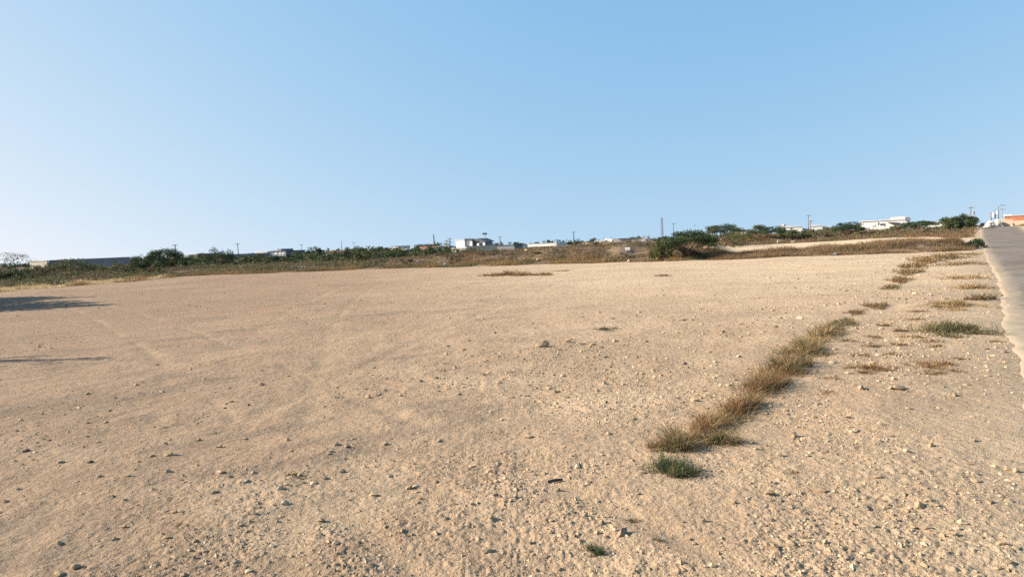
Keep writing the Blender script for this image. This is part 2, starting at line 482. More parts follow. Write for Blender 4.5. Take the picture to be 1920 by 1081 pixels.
# ------------------------------------------------------------------ ground sheet
def build_ground():
    rs = [0.25, 0.6, 1.0, 1.4, 1.8, 2.1]
    r = 2.3
    while r < 6000:
        rs.append(r)
        dr = max(0.012, r * r / (683 * EYE) * 0.85)
        r += min(dr, 0.018 * r if r < 180 else 0.05 * r)
    rs = np.array(rs)
    fine = np.arange(-47, 47.01, 0.09)
    coarse = np.arange(47, 313, 3.0)[1:]
    ang = np.radians(np.concatenate([fine, coarse]))
    nr, na = len(rs), len(ang)
    R, A = np.meshgrid(rs, ang, indexing='ij')
    X = R * np.sin(A); Y = R * np.cos(A)
    drr = np.gradient(rs)[:, None] * np.ones_like(A)
    da = np.gradient(np.degrees(ang)); da = np.where(da > .2, 3.0, .09)
    cell = np.maximum(drr, R * np.radians(da)[None, :])
    x, y = X.ravel(), Y.ravel()
    z = Hmac(x, y) + micro(x, y, cell.ravel())
    V = np.stack([x, y, z], 1)
    V = np.concatenate([V, [[0, 0, 0]]])
    i = np.arange(nr - 1)[:, None]; j = np.arange(na)[None, :]
    j2 = (j + 1) % na
    q = np.stack([i * na + j, i * na + j2, (i + 1) * na + j2, (i + 1) * na + j], -1).reshape(-1, 4)
    q = q[:, ::-1]
    # colour of the soil, its left-right contrast partly light painted in
    t = bearing(x, y); E = edge_y(t); s, d = road_sd(x, y)
    front = y > 0.5
    tan = np.array([.320, .215, .137]); pale = np.array([.520, .394, .258]); brown = np.array([.205, .143, .097]); scrub = np.array([.145, .100, .060])
    nn = noise(x / 6.5, y / 6.5, 40)
    k = np.clip(.5 + .5 * noise(x / 14, y / 14, 41) + .5 * nn, 0, 1)
    c = tan[None] * (.93 + .14 * k[:, None])
    side = sst(-26, -1, d)[:, None]                      # paler caliche dust towards the road
    c = c * (1 - .38 * side) + pale * (.38 * side)
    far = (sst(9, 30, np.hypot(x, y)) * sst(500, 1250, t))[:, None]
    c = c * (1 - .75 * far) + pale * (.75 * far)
    lft = (sst(1000, 250, t) * .45)[:, None] if False else (1 - sst(250, 1100, t))[:, None] * .48  # browner left soil, plus painted darkening of ground seen towards the sun
    c = c * (1 - lft) + brown * lft
    rr_ = np.hypot(x, y)
    st = sst(.12, .55, noise((x + .55*y) / 1.5, (y - .55*x) / .5, 46) * .8 + noise(x / 2.6, y / 2.6, 47) * .6) * (1 - sst(620, 1300, t)) * (1 - sst(14, 30, rr_))
    st2 = sst(.25, .6, noise(x / 3.4, y / 1.6, 48)) * .35
    k2 = np.clip(st * .45 + st2 * .4, 0, .5)[:, None]
    c = c * (1 - k2) + np.array([.172, .132, .098]) * k2
    pt = (sst(.2, .55, noise(x / 1.9, y / 1.2, 49)) * .3 * sst(-9, -3, d))[:, None]
    c = c * (1 - pt) + pale * pt
    tr = (track(x, y) * .22)[:, None]
    c = c * (1 - tr) + np.array([.36, .265, .17]) * tr
    sc = np.where(front, sst(E - .6 + 1.2 * noise(x / 2, y / 2, 42), E + .8, y), 0.0)
    sand2 = sst(1335, 1360, t) * sst(E + 6.5, E + 8.5, y + noise(x / 3, y / 3, 43)) * (1 - sst(far_edge(t) - 1, far_edge(t) + 2, y + 3 * noise(x / 9, y / 9, 44)))
    sc = (sc * (1 - sand2) * (1 - sst(-1.2, -.2, d)))[:, None]
    bare = (sst(.05, .45, noise(x / 4, y / 4, 57)) * sst(700, 850, t) * (1 - sst(95, 110, y)))[:, None]
    c = c * (1 - sc) + (scrub * (1 + .35 * noise(x / 3, y / 3, 45)[:, None]) * (1 - bare) + np.array([.235, .165, .102]) * bare) * sc
    s2 = (sand2 * .7)[:, None]
    c = c * (1 - s2) + pale * 1.12 * s2
    dust = (sst(-1.0, .2, d) * (1 - sst(5.8, 6.6, d)))[:, None]
    c = c * (1 - .8 * dust) + np.array([.385, .295, .198]) * .8 * dust
    bank = (sst(5.9, 7, d) * sst(30, 50, s))[:, None]
    c = c * (1 - bank) + scrub * 1.1 * bank
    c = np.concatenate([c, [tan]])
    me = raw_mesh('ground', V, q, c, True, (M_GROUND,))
    o = link('ground', me)
    # close the middle
    tag(o, 'bare tan gravelly field stretching back to the scrub', None, None, 'structure')
    return o
build_ground()

# ------------------------------------------------------------------ road
def build_road():
    ss = np.concatenate([np.arange(-40, 2, 1.0), np.arange(2, 60, .2), np.arange(60, 200, .8)])
    ds = np.array([0, .06, .15, .3, .55, .9, 1.5, 2.6, 3.8, 4.5, 4.85, 5.05])
    Sg, Dg = np.meshgrid(ss, ds, indexing='ij')
    wob = .09 * noise(ss / 3.3, ss * 0 + 3.3, 50) + .07 * noise(ss / .5, ss * 0 + 1.3, 51) + .16 * np.exp(-((ss - 24) / 9) ** 2)
    wr = .14 * noise(ss / 2.2, ss * 0 + 8.3, 52)
    Dd = ROAD_L + Dg + wob[:, None] * np.clip(1 - Dg / 1.0, 0, 1) + wr[:, None] * np.clip((Dg - 4.1) / 1.0, 0, 1)
    x = Sg * RU[0] + Dd * RV[0]; y = Sg * RU[1] + Dd * RV[1]
    crown = .03 * (1 - ((Dg - 2.53) / 2.53) ** 2)
    z = Hmac(x.ravel(), y.ravel()).reshape(x.shape) + .004 + crown
    z[:, 0] -= .03; z[:, -1] -= .03
    V = np.stack([x.ravel(), y.ravel(), z.ravel()], 1)
    nd = len(ds)
    i = np.arange(len(ss) - 1)[:, None]; j = np.arange(nd - 1)[None]
    q = np.stack([i*nd + j, i*nd + j + 1, (i+1)*nd + j + 1, (i+1)*nd + j], -1).reshape(-1, 4)
    q = q[:, ::-1] if False else q
    dust = np.clip(1 - Dg / .6, 0, 1) * .56 + np.clip((Dg - 4.3) / .8, 0, 1) * .6 + .06 * sst(0, 3, Sg)
    c = np.zeros((V.shape[0], 3)); c[:, 0] = dust.ravel()
    me = raw_mesh('road', V, q, c, True, (M_ROAD,))
    o = link('road', me)
    tag(o, 'worn grey asphalt road with dusty crumbling edge', None, None, 'structure')
build_road()

# ------------------------------------------------------------------ stones
def ico(sub):
    import bmesh
    bm = bmesh.new(); bmesh.ops.create_icosphere(bm, subdivisions=sub, radius=1)
    v = np.array([p.co[:] for p in bm.verts]); f = np.array([[q.index for q in p.verts] for p in bm.faces])
    bm.free(); return v, f
ICO1 = ico(1); ICO2 = ico(2); ICO3 = ico(3)
OCT = (np.array([(1,0,0),(-1,0,0),(0,1,0),(0,-1,0),(0,0,1),(0,0,-1)], float),
       np.array([(0,2,4),(2,1,4),(1,3,4),(3,0,4),(2,0,5),(1,2,5),(3,1,5),(0,3,5)]))

def scatter_polar(R0, R1, dens, maxn):
    a = RAD(48)
    area = a * (R1*R1 - R0*R0)
    n = int(min(area * dens, maxn))
    r = np.sqrt(rng.random(n) * (R1*R1 - R0*R0) + R0*R0)
    th = (rng.random(n) * 2 - 1) * a
    return r * np.sin(th), r * np.cos(th)

def stones_mesh(classes):
    VV, FF, CC = [], [], []; base = 0
    for size, R0, R1, dens, tpl in classes:
        x, y = scatter_polar(R0, R1, dens, 60000)
        g = gravelmask(x, y)
        s_, d_ = road_sd(x, y); t = bearing(x, y)
        keep = rng.random(len(x)) < np.clip(g * (.62 + .6 * sst(-8, -1, d_)), 0, 1.25) ** 2 / 1.3
        keep &= (d_ < .35 + .5 * rng.random(len(x)) ** 3) & (y < edge_y(t) - .3)
        keep &= ~((d_ > -.5) & (rng.random(len(x)) < .55))
        x, y = x[keep], y[keep]
        n = len(x)
        if not n: continue
        tv, tf = tpl; m = len(tv)
        sz = size * np.minimum(np.exp(rng.normal(-.05, .35, n)), 1.55) * .5
        v = tv[None] * (1 + rng.normal(0, .2, (n, m, 1)))
        sc = np.stack([1 + .4*rng.random(n), .75 + .35*rng.random(n), .45 + .4*rng.random(n)], 1)
        v = v * sc[:, None, :]
        a = rng.random(n) * 6.283; ca, sa = np.cos(a), np.sin(a)
        v = np.stack([v[...,0]*ca[:,None] - v[...,1]*sa[:,None], v[...,0]*sa[:,None] + v[...,1]*ca[:,None], v[...,2]], -1)
        v = v * sz[:, None, None]
        z = Hmac(x, y) + micro(x, y, np.maximum(.012, (x*x+y*y)/1093*.85)) + sz * .12
        v = v + np.stack([x, y, z], 1)[:, None, :]
        k = rng.random(n)[:, None]; br = (.72 + .5 * rng.random(n))[:, None]
        sd_ = sst(-9, -1, road_sd(x, y)[1])[:, None]
        c = (np.array([.27,.185,.112])*(1-k) + np.array([.385,.30,.20])*k) * br * (1 + .15*sd_)
        gr = rng.random(n) < .07
        c[gr] = np.array([.15,.12,.095]) * br[gr]
        VV.append(v.reshape(-1, 3)); CC.append(np.repeat(c, m, 0))
        FF.append((tf[None] + (np.arange(n) * m)[:, None, None]).reshape(-1, 3) + base)
        base += n * m
    return np.concatenate(VV), np.concatenate(FF), np.concatenate(CC)

V, F, C = stones_mesh([(.010, 2.4, 6.5, 900, OCT), (.016, 2.4, 12, 330, OCT), (.026, 2.4, 19, 85, OCT),
                       (.038, 3.6, 30, 17, ICO1), (.055, 6.5, 46, 4.0, ICO1), (.085, 12, 58, .8, ICO1)])
o = link('gravel', raw_mesh('gravel', V, F, C, False, (M_PEB,)))
tag(o, 'loose pale gravel and small stones strewn over the field', 'gravel', None, 'stuff')
print('gravel tris', len(F))

def rock_mesh(name, seed, flat=.65):
    r = np.random.default_rng(seed)
    v, f = ICO2; v = v.copy()
    for _ in range(11):
        nrm = r.normal(size=3); nrm /= np.linalg.norm(nrm)
        lim = .38 + .34 * r.random()
        dd = v @ nrm; over = np.maximum(dd - lim, 0)
        v -= over[:, None] * nrm[None]
    v /= np.abs(v[:, :2]).max()
    v *= 1 + r.normal(0, .05, (len(v), 1))
    v *= np.array([1.15, .9, flat])
    return raw_mesh(name, v, f, None, False, (M_ROCK,))
ROCKS = [rock_mesh('rock', 100 + i, .55 + .06 * (i % 6)) for i in range(12)]

def put_rock(px, py, wpx, label, group=None, name='rock', k=None, tall=1.0):
    p = ground_at(px, py)
    D = p.y
    half = wpx / FPX * math.hypot(p.x, p.y, 0) / 2 * 0.92
    o = link(name, ROCKS[random.randrange(12) if k is None else k], (p.x, p.y, Gd(p.x, p.y) + half * .22), None, random.random() * 6.28)
    o.rotation_euler = (random.uniform(-.25, .25), random.uniform(-.25, .25), random.random() * 6.28)
    o.scale = (half, half * random.uniform(.8, 1.05), half * random.uniform(.8, 1.0) * tall)
    tag(o, label, 'rock', group)
    return o

put_rock(1486, 818, 23, 'rounded yellowish stone casting a dark shadow, right of the weed row', k=3, tall=1.25)
put_rock(1462, 857, 17, 'angular pale stone just below the rounded yellowish stone', k=5)
put_rock(1604, 807, 18, 'blocky pale stone on the verge between the yellowish stone and the road')
put_rock(1690, 731, 30, 'long flat cream stone lying on the sandy verge', k=1, tall=.6)
put_rock(1670, 730, 12, 'small cream stone touching the left end of the long flat stone')
put_rock(1017, 650, 34, 'large dark-sided lump of rock far out in the middle field', k=2)
put_rock(1062, 641, 22, 'low rock right of the large dark-sided lump in the middle field')
put_rock(910, 1034, 28, 'wide pale stone near the bottom edge, shadow on its right', k=4)
put_rock(923, 976, 18, 'upright pale stone above the wide stone at bottom middle', tall=1.2)
put_rock(632, 835, 19, 'pale stone at the left of a cluster of three, left of centre')
put_rock(652, 838, 16, 'stone at the right of the cluster of three, left of centre')
put_rock(620, 849, 12, 'smallest stone below the cluster of three, left of centre')
put_rock(318, 854, 17, 'dark upright stone on the smooth left part of the field', tall=1.3)
put_rock(1724, 948, 24, 'tallest pale stone among the gravel at lower right', k=7, tall=1.4)
put_rock(144, 1058, 22, 'long pale stone near the bottom left corner', k=8)
put_rock(110, 1073, 24, 'stone at the bottom left corner edge with dark shadow side')
put_rock(672, 1018, 15, 'small whitish stone at the bottom, left of the middle')
put_rock(824, 829, 17, 'pair of stacked pale lumps in the left middle field')
put_rock(1453, 1027, 20, 'whitish stone on clear sand near the bottom, right of middle')
put_rock(1202, 887, 18, 'white stone beside the left foot of the green weed')
put_rock(767, 911, 22, 'pale stone in a gravelly patch, left of centre')
STONES = []
PEB1 = 'fist-sized stone'
for px, py, ww in ((1650,798,12),(1589,784,13),(1647,898,17),(1506,924,15),(1678,970,13),(1714,986,14),(1675,986,13),(1788,1003,16),(1768,1006,12),
                   (1855,945,14),(1890,880,15),(1756,854,13),(1745,833,15),(1825,825,12),(1698,1017,13),(1735,1062,15),(1879,1024,18),(1872,1070,18),
                   (1905,1030,17),(1895,1060,14),(1640,985,11),(1596,1032,11),(1566,976,10),(1702,767,12),(1712,690,10),(1790,742,11),(1760,762,10),
                   (1540,860,10),(1568,853,9),(1695,928,13),(1740,940,14),(1756,948,13),(1700,955,12),(1832,905,12),(1815,870,11),(1690,1030,11)):
    STONES.append((px, py, put_rock(px, py, ww, PEB1, 'stones on the verge'), PEB1))
PEB2 = 'small pale stone'
for px, py, ww in ((1021,885,14),(1108,887,13),(1017,918,14),(1046,917,14),(1080,933,12),(1120,936,14),(1096,967,15),(1127,981,17),(1034,978,15),
                   (992,1017,14),(1197,925,13),(1195,946,11),(1280,982,13),(1318,980,14),(1290,1009,14),(1301,1017,13),(1280,1066,16),(1191,1035,11),
                   (1110,960,12),(1140,968,12),(1085,985,13),(1060,940,10),(788,934,14),(914,899,15),(930,902,12),(722,832,15),(630,1063,16),
                   (1376,945,11),(1401,966,10),(1347,1035,11),(1005,1064,13),(1410,832,11),(1424,845,10),(1436,838,9)):
    STONES.append((px, py, put_rock(px, py, ww, PEB2, 'stones in the field foreground'), PEB2))
PEB3 = 'half-buried stone'
for px, py, ww in ((283,857,13),(258,867,11),(316,887,16),(240,896,15),(187,893,12),(154,927,13),(113,868,13),(372,822,12),(411,836,13),(10,939,14),
                   (234,943,12),(234,984,13),(325,959,14),(339,959,12),(381,1031,16),(112,1018,13),(213,1006,12),(476,966,12),(563,893,14),(611,896,12),
                   (538,910,14),(538,825,12),(165,737,10),(255,722,11),(205,770,10),(433,755,10),(310,830,9)):
    STONES.append((px, py, put_rock(px, py, ww, PEB3, 'half-buried stones on the left'), PEB3))
PEB4 = 'far stone'
for px, py, ww in ((905,598,10),(1105,652,12),(1045,665,11),(1200,640,10),(790,718,12),(750,742,13),(830,772,13),(905,705,11),(1040,735,12),
                   (1095,760,12),(1135,755,12),(940,785,11),(700,690,10),(840,650,9),(880,640,10),(1010,700,10),(1148,668,10),(1290,690,11),(1240,705,10),
                   (1260,740,11),(1330,660,10),(1385,670,11),(1400,690,11)):
    STONES.append((px, py, put_rock(px, py, ww, PEB4, 'stones across the middle field'), PEB4))

MARKS = [(1486, 818, 'the rounded yellowish stone'), (1690, 731, 'the long flat cream stone'), (1017, 650, 'the large dark-sided lump'),
         (910, 1034, 'the wide pale stone at bottom'), (923, 976, 'the upright pale stone'), (632, 835, 'the left-of-centre cluster of three'),
         (318, 854, 'the dark upright stone at left'), (1724, 948, 'the tallest stone at lower right'), (144, 1058, 'the bottom left corner stones'),
         (672, 1018, 'the whitish stone at bottom left'), (824, 829, 'the stacked pale lumps'), (1453, 1027, 'the whitish stone on clear sand'),
         (1202, 887, 'the white stone by the green weed'), (767, 911, 'the pale stone left of centre'), (1112, 1032, 'the small green plant at bottom'),
         (1041, 901, 'the short dark stick'), (1258, 893, 'the low dark green weed'), (1785, 620, 'the wide green weed patch'), (1640, 690, 'the reddish dry weed'),
         (1395, 776, 'the dense brown weed clump'), (1135, 617, 'the flat dry weed in the middle field'), (1904, 900, 'the road edge'), (1880, 1065, 'the bottom right corner'),
         (5, 930, 'the left picture edge'), (1604, 807, 'the blocky pale stone'), (1745, 684, 'the rusty brown flat weed'), (1482, 694, 'the tall greyish brown weed')]
ORD = ['nearest', 'second nearest', 'third nearest', 'fourth nearest', 'fifth nearest', 'sixth nearest', 'seventh nearest', 'eighth nearest', 'ninth nearest', 'tenth nearest']
def label_by_marks(items):
    rows = {}
    for px, py, o, what in items:
        d, m = min((math.hypot(px - m[0], (py - m[1]) * 1.6), m) for m in MARKS)
        dx, dy = px - m[0], (py - m[1]) * 1.6
        side = ('right of' if dx > 0 else 'left of') if abs(dx) > abs(dy) else ('below' if dy > 0 else 'above')
        rows.setdefault((m[2], side, what), []).append((d, o))
    for (mk, side, what), lst in rows.items():
        lst.sort(key=lambda r_: r_[0])
        for i, (d, o) in enumerate(lst):
            o['label'] = '%s %s %s, %s one' % (what, side, mk, ORD[i]) if len(lst) > 1 else '%s %s %s' % (what, side, mk)
label_by_marks(STONES)

# short dark stick
p = ground_at(1041, 901)
mb = MB().tube([(-.05, -.012, .012), (0, 0, .016), (.05, .014, .014)], [.010, .011, .009], 6)
tag(mb.build('stick', M_BLACK, None, (p.x, p.y, Gd(p.x, p.y))), 'short dark stick lying among the stones at bottom middle', 'stick')

# ------------------------------------------------------------------ plants
def blades(base, height, lean, width, cb, ct):
    """curved tapering blades; base (n,3), height (n), lean (n,2), width (n), colours (n,3)"""
    n = len(base)
    a = rng.random(n) * 6.283
    sx = np.cos(a) * width * .5; sy = np.sin(a) * width * .5
    off = np.stack([sx, sy, np.zeros(n)], 1)
    mid = base + np.stack([lean[:,0]*.35, lean[:,1]*.35, height*.6], 1)
    tip = base + np.stack([lean[:,0], lean[:,1], height], 1)
    V = np.stack([base - off, base + off, mid - off*.8, mid + off*.8, tip], 1).reshape(-1, 3)
    k = (np.arange(n) * 5)[:, None]
    F = np.concatenate([k + [0, 1, 3], k + [0, 3, 2], k + [2, 3, 4]], 0)
    cm = (cb + ct) / 2
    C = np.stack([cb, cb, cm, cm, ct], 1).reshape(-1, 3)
    return V, F, C

def leaves(pos, size, flat=.5):
    """loose triangles as leaves/sprays; returns V,F"""
    n = len(pos)
    a = rng.normal(size=(n, 3)); a[:, 2] *= flat; a /= np.linalg.norm(a, axis=1)[:, None]
    b = rng.normal(size=(n, 3)); b -= (b * a).sum(1)[:, None] * a; b /= np.linalg.norm(b, axis=1)[:, None]
    s = np.asarray(size)[:, None] if np.ndim(size) else size
    V = np.stack([pos - a*s*.6 - b*s*.35, pos + a*s*.75, pos - a*s*.3 + b*s*.45], 1).reshape(-1, 3)
    F = np.arange(3*n).reshape(-1, 3)
    return V, F

def join(parts):
    V, F, C = [], [], []; b = 0
    for v, f, c in parts:
        V.append(v); F.append(f + b); C.append(c); b += len(v)
    return np.concatenate(V), np.concatenate(F), np.concatenate(C)

KG = .78
STRAW = np.array([.46,.32,.16])*KG; BROWN = np.array([.25,.15,.075])*KG; DKBR = np.array([.13,.085,.05])*KG; OLIVE = np.array([.17,.15,.07])*KG
GREEN = np.array([.085,.115,.05])*KG; GREYG = np.array([.175,.155,.095])*KG; RUST = np.array([.31,.17,.08])*KG

HS = .74
def weed(px, py, wpx, hpx, label, mixture, n0=900, along=1.0, leafy=.4, name='weed_clump', group=None, cat='weed', low=False):
    """px,py: middle of the foot of the clump in the photo; sizes measured there"""
    p = ground_at(px, py)
    sc = p.y / FPX
    rx = wpx * sc * .56
    h = hpx * sc * (HS if hpx > 21 else HS * .8)
    ry = rx * along
    n = int(n0 * (1.5 if hpx > 21 else 2.2))
    rr = np.sqrt(rng.random(n)); th = rng.random(n) * 6.283
    # lumpy outline
    lump = .75 + .35 * np.sin(3*th + rng.random()*6) + .2*np.sin(5*th + rng.random()*6)
    bx = rr*np.cos(th)*lump; by = rr*np.sin(th)*lump
    # several tussocks
    k = max(3, int(wpx / 14)); cx = np.clip(rng.normal(0, .42, k), -.8, .8); cy = np.clip(rng.normal(0, .42, k), -.8, .8)
    pick = rng.integers(0, k, n); tus = rng.random(n) < (.7 if hpx > 21 else .35)
    bx = np.where(tus, cx[pick] + bx*.42, bx); by = np.where(tus, cy[pick] + by*.42, by)
    ox, oy = bx, by
    lx_, ly_ = bx*rx, by*ry
    bx = lx_*RV[0] + ly_*RU[0]; by = lx_*RV[1] + ly_*RU[1]
    wx, wy = bx + p.x, by + p.y
    gz = Hmac(wx, wy) + micro(wx, wy, np.full(n, .05)) - p.z
    base = np.stack([bx, by, gz - .005], 1)
    edge = np.clip(1 - .35 * np.hypot(ox, oy)**1.5, .25, 1) * np.clip(.62 + 1.1 * noise(wx / (rx*.4), wy / (rx*.4), 70), .15, 1.5)
    hh = h * edge * (.18 + .95 * rng.random(n) ** 1.3)
    ln = rng.normal(0, .62, (n, 2)) * (hh + h * .28)[:, None] + np.stack([ox, oy], 1) * hh[:, None] * .4
    cols, wts = zip(*mixture); wts = np.array(wts) / sum(wts)
    # colours hold together per tussock
    tc = rng.choice(len(cols), k, p=wts); own = rng.choice(len(cols), n, p=wts)
    ci = np.where(rng.random(n) < .6, tc[pick], own)
    c = np.array(cols)[ci] * (.7 + .6 * rng.random(n))[:, None]
    wid = np.full(n, max(.0028, .75 * sc)) * (.7 + .8*rng.random(n))
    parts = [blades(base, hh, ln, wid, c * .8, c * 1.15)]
    m = int(n * leafy)
    if m:
        idx = rng.integers(0, n, m); u = rng.random(m) * .9 + .08
        pos = base[idx] + np.stack([ln[idx, 0]*u*u, ln[idx, 1]*u*u, hh[idx]*u], 1) + rng.normal(0, .12, (m, 3)) * h * np.array([1, 1, .5])
        lc = np.repeat(c[idx] * (.8 + .5*rng.random(m))[:, None], 3, 0)
        v, f = leaves(pos, np.full(m, max(.008, 1.7*sc)) * (.5 + .9*rng.random(m)))
        parts.append((v, f, lc))
    V, F, C = join(parts)
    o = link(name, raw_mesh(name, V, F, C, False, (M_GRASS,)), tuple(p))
    tag(o, label, cat, group)
    return o

DRY = [(STRAW, 2.0), (BROWN, 3.5), (OLIVE, 2.4), (DKBR, 1.4), (RUST, 1)]
DRYG = [(STRAW, 2.2), (BROWN, 3), (OLIVE, 2.2), (GREYG, 1.5), (DKBR, .8)]
GRN = [(GREEN, 4), (GREYG, 2), (OLIVE, 1.5), (STRAW, .4)]
STRW = [(STRAW, 4), (OLIVE, 1.5), (BROWN, 1.5)]
RUSTY = [(RUST, 3), (BROWN, 2), (STRAW, 1.5)]
# the row of weeds along the old edge of the verge, near to far
weed(1260, 882, 100, 46, 'low dark green weed at the near end of the weed row', GRN, 1300, .9, .8)
weed(1350, 830, 62, 40, 'green and straw weed clump at the right side of the near end', GRN + [(STRAW, 3), (RUST, 2)], 900, 1.2, .6)
weed(1268, 836, 105, 58, 'broad rusty brown weed clump with green middle near the row end', DRY + [(GREEN, 2.5), (RUST, 3)], 1700, 1.0, .6)
weed(1330, 800, 84, 50, 'orange brown dry weed behind the broad rusty clump', RUSTY + [(OLIVE, 1)], 1200, 1.5, .5)
weed(1388, 770, 82, 56, 'dense brown weed clump with dark right edge, mid row', DRY, 1500, 2.0, .6)
weed(1432, 728, 76, 58, 'dry brown bushy weed, third large clump from the near end', DRY, 1500, 2.2, .6)
weed(1470, 694, 76, 58, 'tall greyish brown weed in the middle of the row', DRYG, 1500, 2.4, .6)
weed(1508, 661, 72, 48, 'grey green weed with straw tips further along the row', DRYG, 1400, 2.8, .6)
weed(1546, 629, 60, 34, 'small olive weed near the far end of the thick row', DRYG, 1000, 3.2, .6)
weed(1318, 822, 90, 22, 'matted dry stems between the broad rusty clump and the orange brown weed', DRY + [(STRAW, 2)], 800, 1.6, .8)
weed(1366, 786, 84, 22, 'matted dry stems joining the orange brown weed to the dense clump', DRY + [(RUST, 2)], 800, 2.2, .8)
weed(1452, 712, 84, 22, 'matted brown stems between the third clump and the tall greyish weed', DRY, 800, 2.8, .8)
weed(1492, 676, 80, 22, 'matted straw stems between the tall greyish weed and the grey green one', DRY + [(STRAW, 2)], 800, 3.2, .8)
weed(1530, 642, 72, 22, 'matted straw stems before the small olive weed at the far end', DRY + [(STRAW, 2)], 700, 3.6, .8)
weed(1566, 617, 56, 22, 'matted olive stems between the small olive weed and the flat dark weed', DRYG, 500, 3.6, .8)
weed(1412, 752, 60, 22, 'thin straw and litter between the middle clumps of the row', STRW + [(BROWN, 2)], 500, 2.2, .6)
weed(1478, 660, 56, 26, 'pale straw weed on the field side of the row', STRW, 420, 2.0, .4)
weed(1582, 606, 44, 20, 'flat dark weed ending the thick row', DRYG, 500, 3, .5)
weed(1604, 585, 34, 13, 'thin low weed patch between the two rows', DRYG, 350, 3, .5)
weed(1640, 574, 44, 20, 'tan weed tuft standing alone past the thick row', DRY, 450, 2, .5)
weed(1672, 540, 36, 14, 'flat olive weed tuft before the far curved row', DRYG, 350, 3, .5)
weed(1688, 526, 44, 20, 'olive brown weed at the near end of the far curved row', DRYG, 450, 3.4, .5)
weed(1702, 511, 50, 20, 'dark olive weed, second in the far curved row', DRYG, 450, 3.6, .5)
weed(1716, 499, 54, 18, 'brown weed, third in the far curved row', DRY, 450, 3.6, .5)
weed(1740, 489, 66, 18, 'reddish brown weed where the far row bends to the bank', DRY, 500, 3, .5)
weed(1775, 482, 80, 18, 'brown weed joining the far row to the grassy bank', DRY, 500, 3, .5)
weed(1815, 477, 60, 9, 'thin straw weed line under the bank near the road', STRW, 300, 2, .4)
# the verge between that row and the road
weed(1785, 620, 140, 38, 'wide green weed patch on the verge beside the road', GRN + [(STRAW, 2), (OLIVE, 3)], 1900, 1.1, .6)
weed(1770, 578, 80, 11, 'thin flat straw patch above the wide green patch', STRW, 450, 1.4, .3)
weed(1790, 572, 110, 18, 'golden brown weed streak across the verge', STRW + [(RUST, 1.5)], 800, 1.2, .3)
weed(1836, 562, 50, 26, 'brown weed tuft nearest the asphalt edge', DRY, 500, 1.1, .4)
weed(1825, 540, 60, 20, 'straw coloured tuft left of the asphalt, mid distance', STRW, 450, 1.3, .3)
weed(1810, 521, 80, 16, 'tan weed streak further up the verge', STRW, 450, 1.6, .3)
weed(1800, 495, 90, 12, 'olive weed streak far up the verge', DRYG, 450, 2, .3)
weed(1745, 684, 85, 20, 'rusty brown flat weed left of the road in the mid verge', RUSTY, 600, .9, .3)
weed(1745, 699, 60, 12, 'dark flat weed just below the rusty one', DRY, 350, .9, .3)
weed(1640, 690, 75, 20, 'reddish dry weed on the verge right of the row', RUSTY, 550, .9, .3)
weed(1622, 700, 50, 12, 'dark rusty weed touching the reddish dry weed', RUSTY, 300, .9, .3)
FLATW = []
LOWW = 'tiny flat dry weed scattered on the stony verge'
for px, py, ww in ((1640,632,40),(1690,622,35),(1700,632,34),(1690,646,32),(1745,640,40),(1725,634,30),(1640,648,40),(1668,665,34),(1755,648,30),(1610,668,40),
                   (1600,690,28),(1560,712,45),(1545,735,38),(1800,672,28),(1720,585,28),(1715,600,30),(1790,632,26),(1865,640,24),(1795,696,30),(1590,640,30),(1550,665,34),(1655,610,24)):
    FLATW.append((px, py, weed(px, py, ww * 1.1, 11, LOWW, DRY, 150, .9, .4, 'flat_weed', 'flat weeds on the verge'), 'tiny flat weed'))
label_by_marks(FLATW)
# foreground
weed(1112, 1032, 55, 24, 'small dark green plant at the bottom middle', GRN, 500, .7, .9)
weed(1187, 975, 34, 12, 'faint grey green sprig left of the small whitish stones', [(GREYG, 3), (OLIVE, 1)], 160, .8, .6)
weed(1230, 1012, 30, 14, 'pale sprig near the bottom, right of the small green plant', [(GREYG, 2), (STRAW, 2)], 110, .8, .5)
weed(405, 940, 34, 12, 'thin pale straw sprig on the left foreground', STRW, 60, .7, .2)
weed(1490, 890, 26, 18, 'sparse dark twiggy sprig right of the weed row', [(DKBR, 2), (BROWN, 1)], 40, .8, .2)
weed(552, 893, 56, 10, 'dark flat dead weed left of the middle foreground', [(DKBR, 3), (BROWN, 2)], 260, .6, .5)
weed(340, 985, 60, 9, 'flat brownish dead weed on the left foreground', DRY, 160, .5, .3)
weed(1135, 617, 55, 9, 'flat dry weed out in the middle field', DRYG, 260, .9, .3)
weed(950, 516, 66, 19, 'left of the dry grass tufts far out in the middle field', [(BROWN, 3), (STRAW, 2)], 500, 1, .4)
weed(984, 516, 46, 17, 'rounded dry tuft right beside the left far tuft', [(BROWN, 3), (STRAW, 2)], 350, 1, .4)
weed(925, 516, 40, 10, 'low dry tuft at the left end of the far tufts', [(BROWN, 3), (STRAW, 2)], 300, 1, .4)
weed(1020, 515, 42, 14, 'dry grass tuft at the right end of the far tufts', [(BROWN, 3), (STRAW, 2)], 300, 1, .4)
weed(1058, 508, 30, 6, 'faint flat dry tuft beyond the far tufts', [(BROWN, 3), (STRAW, 2)], 200, 1, .3)
weed(1244, 517, 28, 8, 'single small brown tuft in the right middle field', [(BROWN, 3), (RUST, 2)], 200, 1, .3)

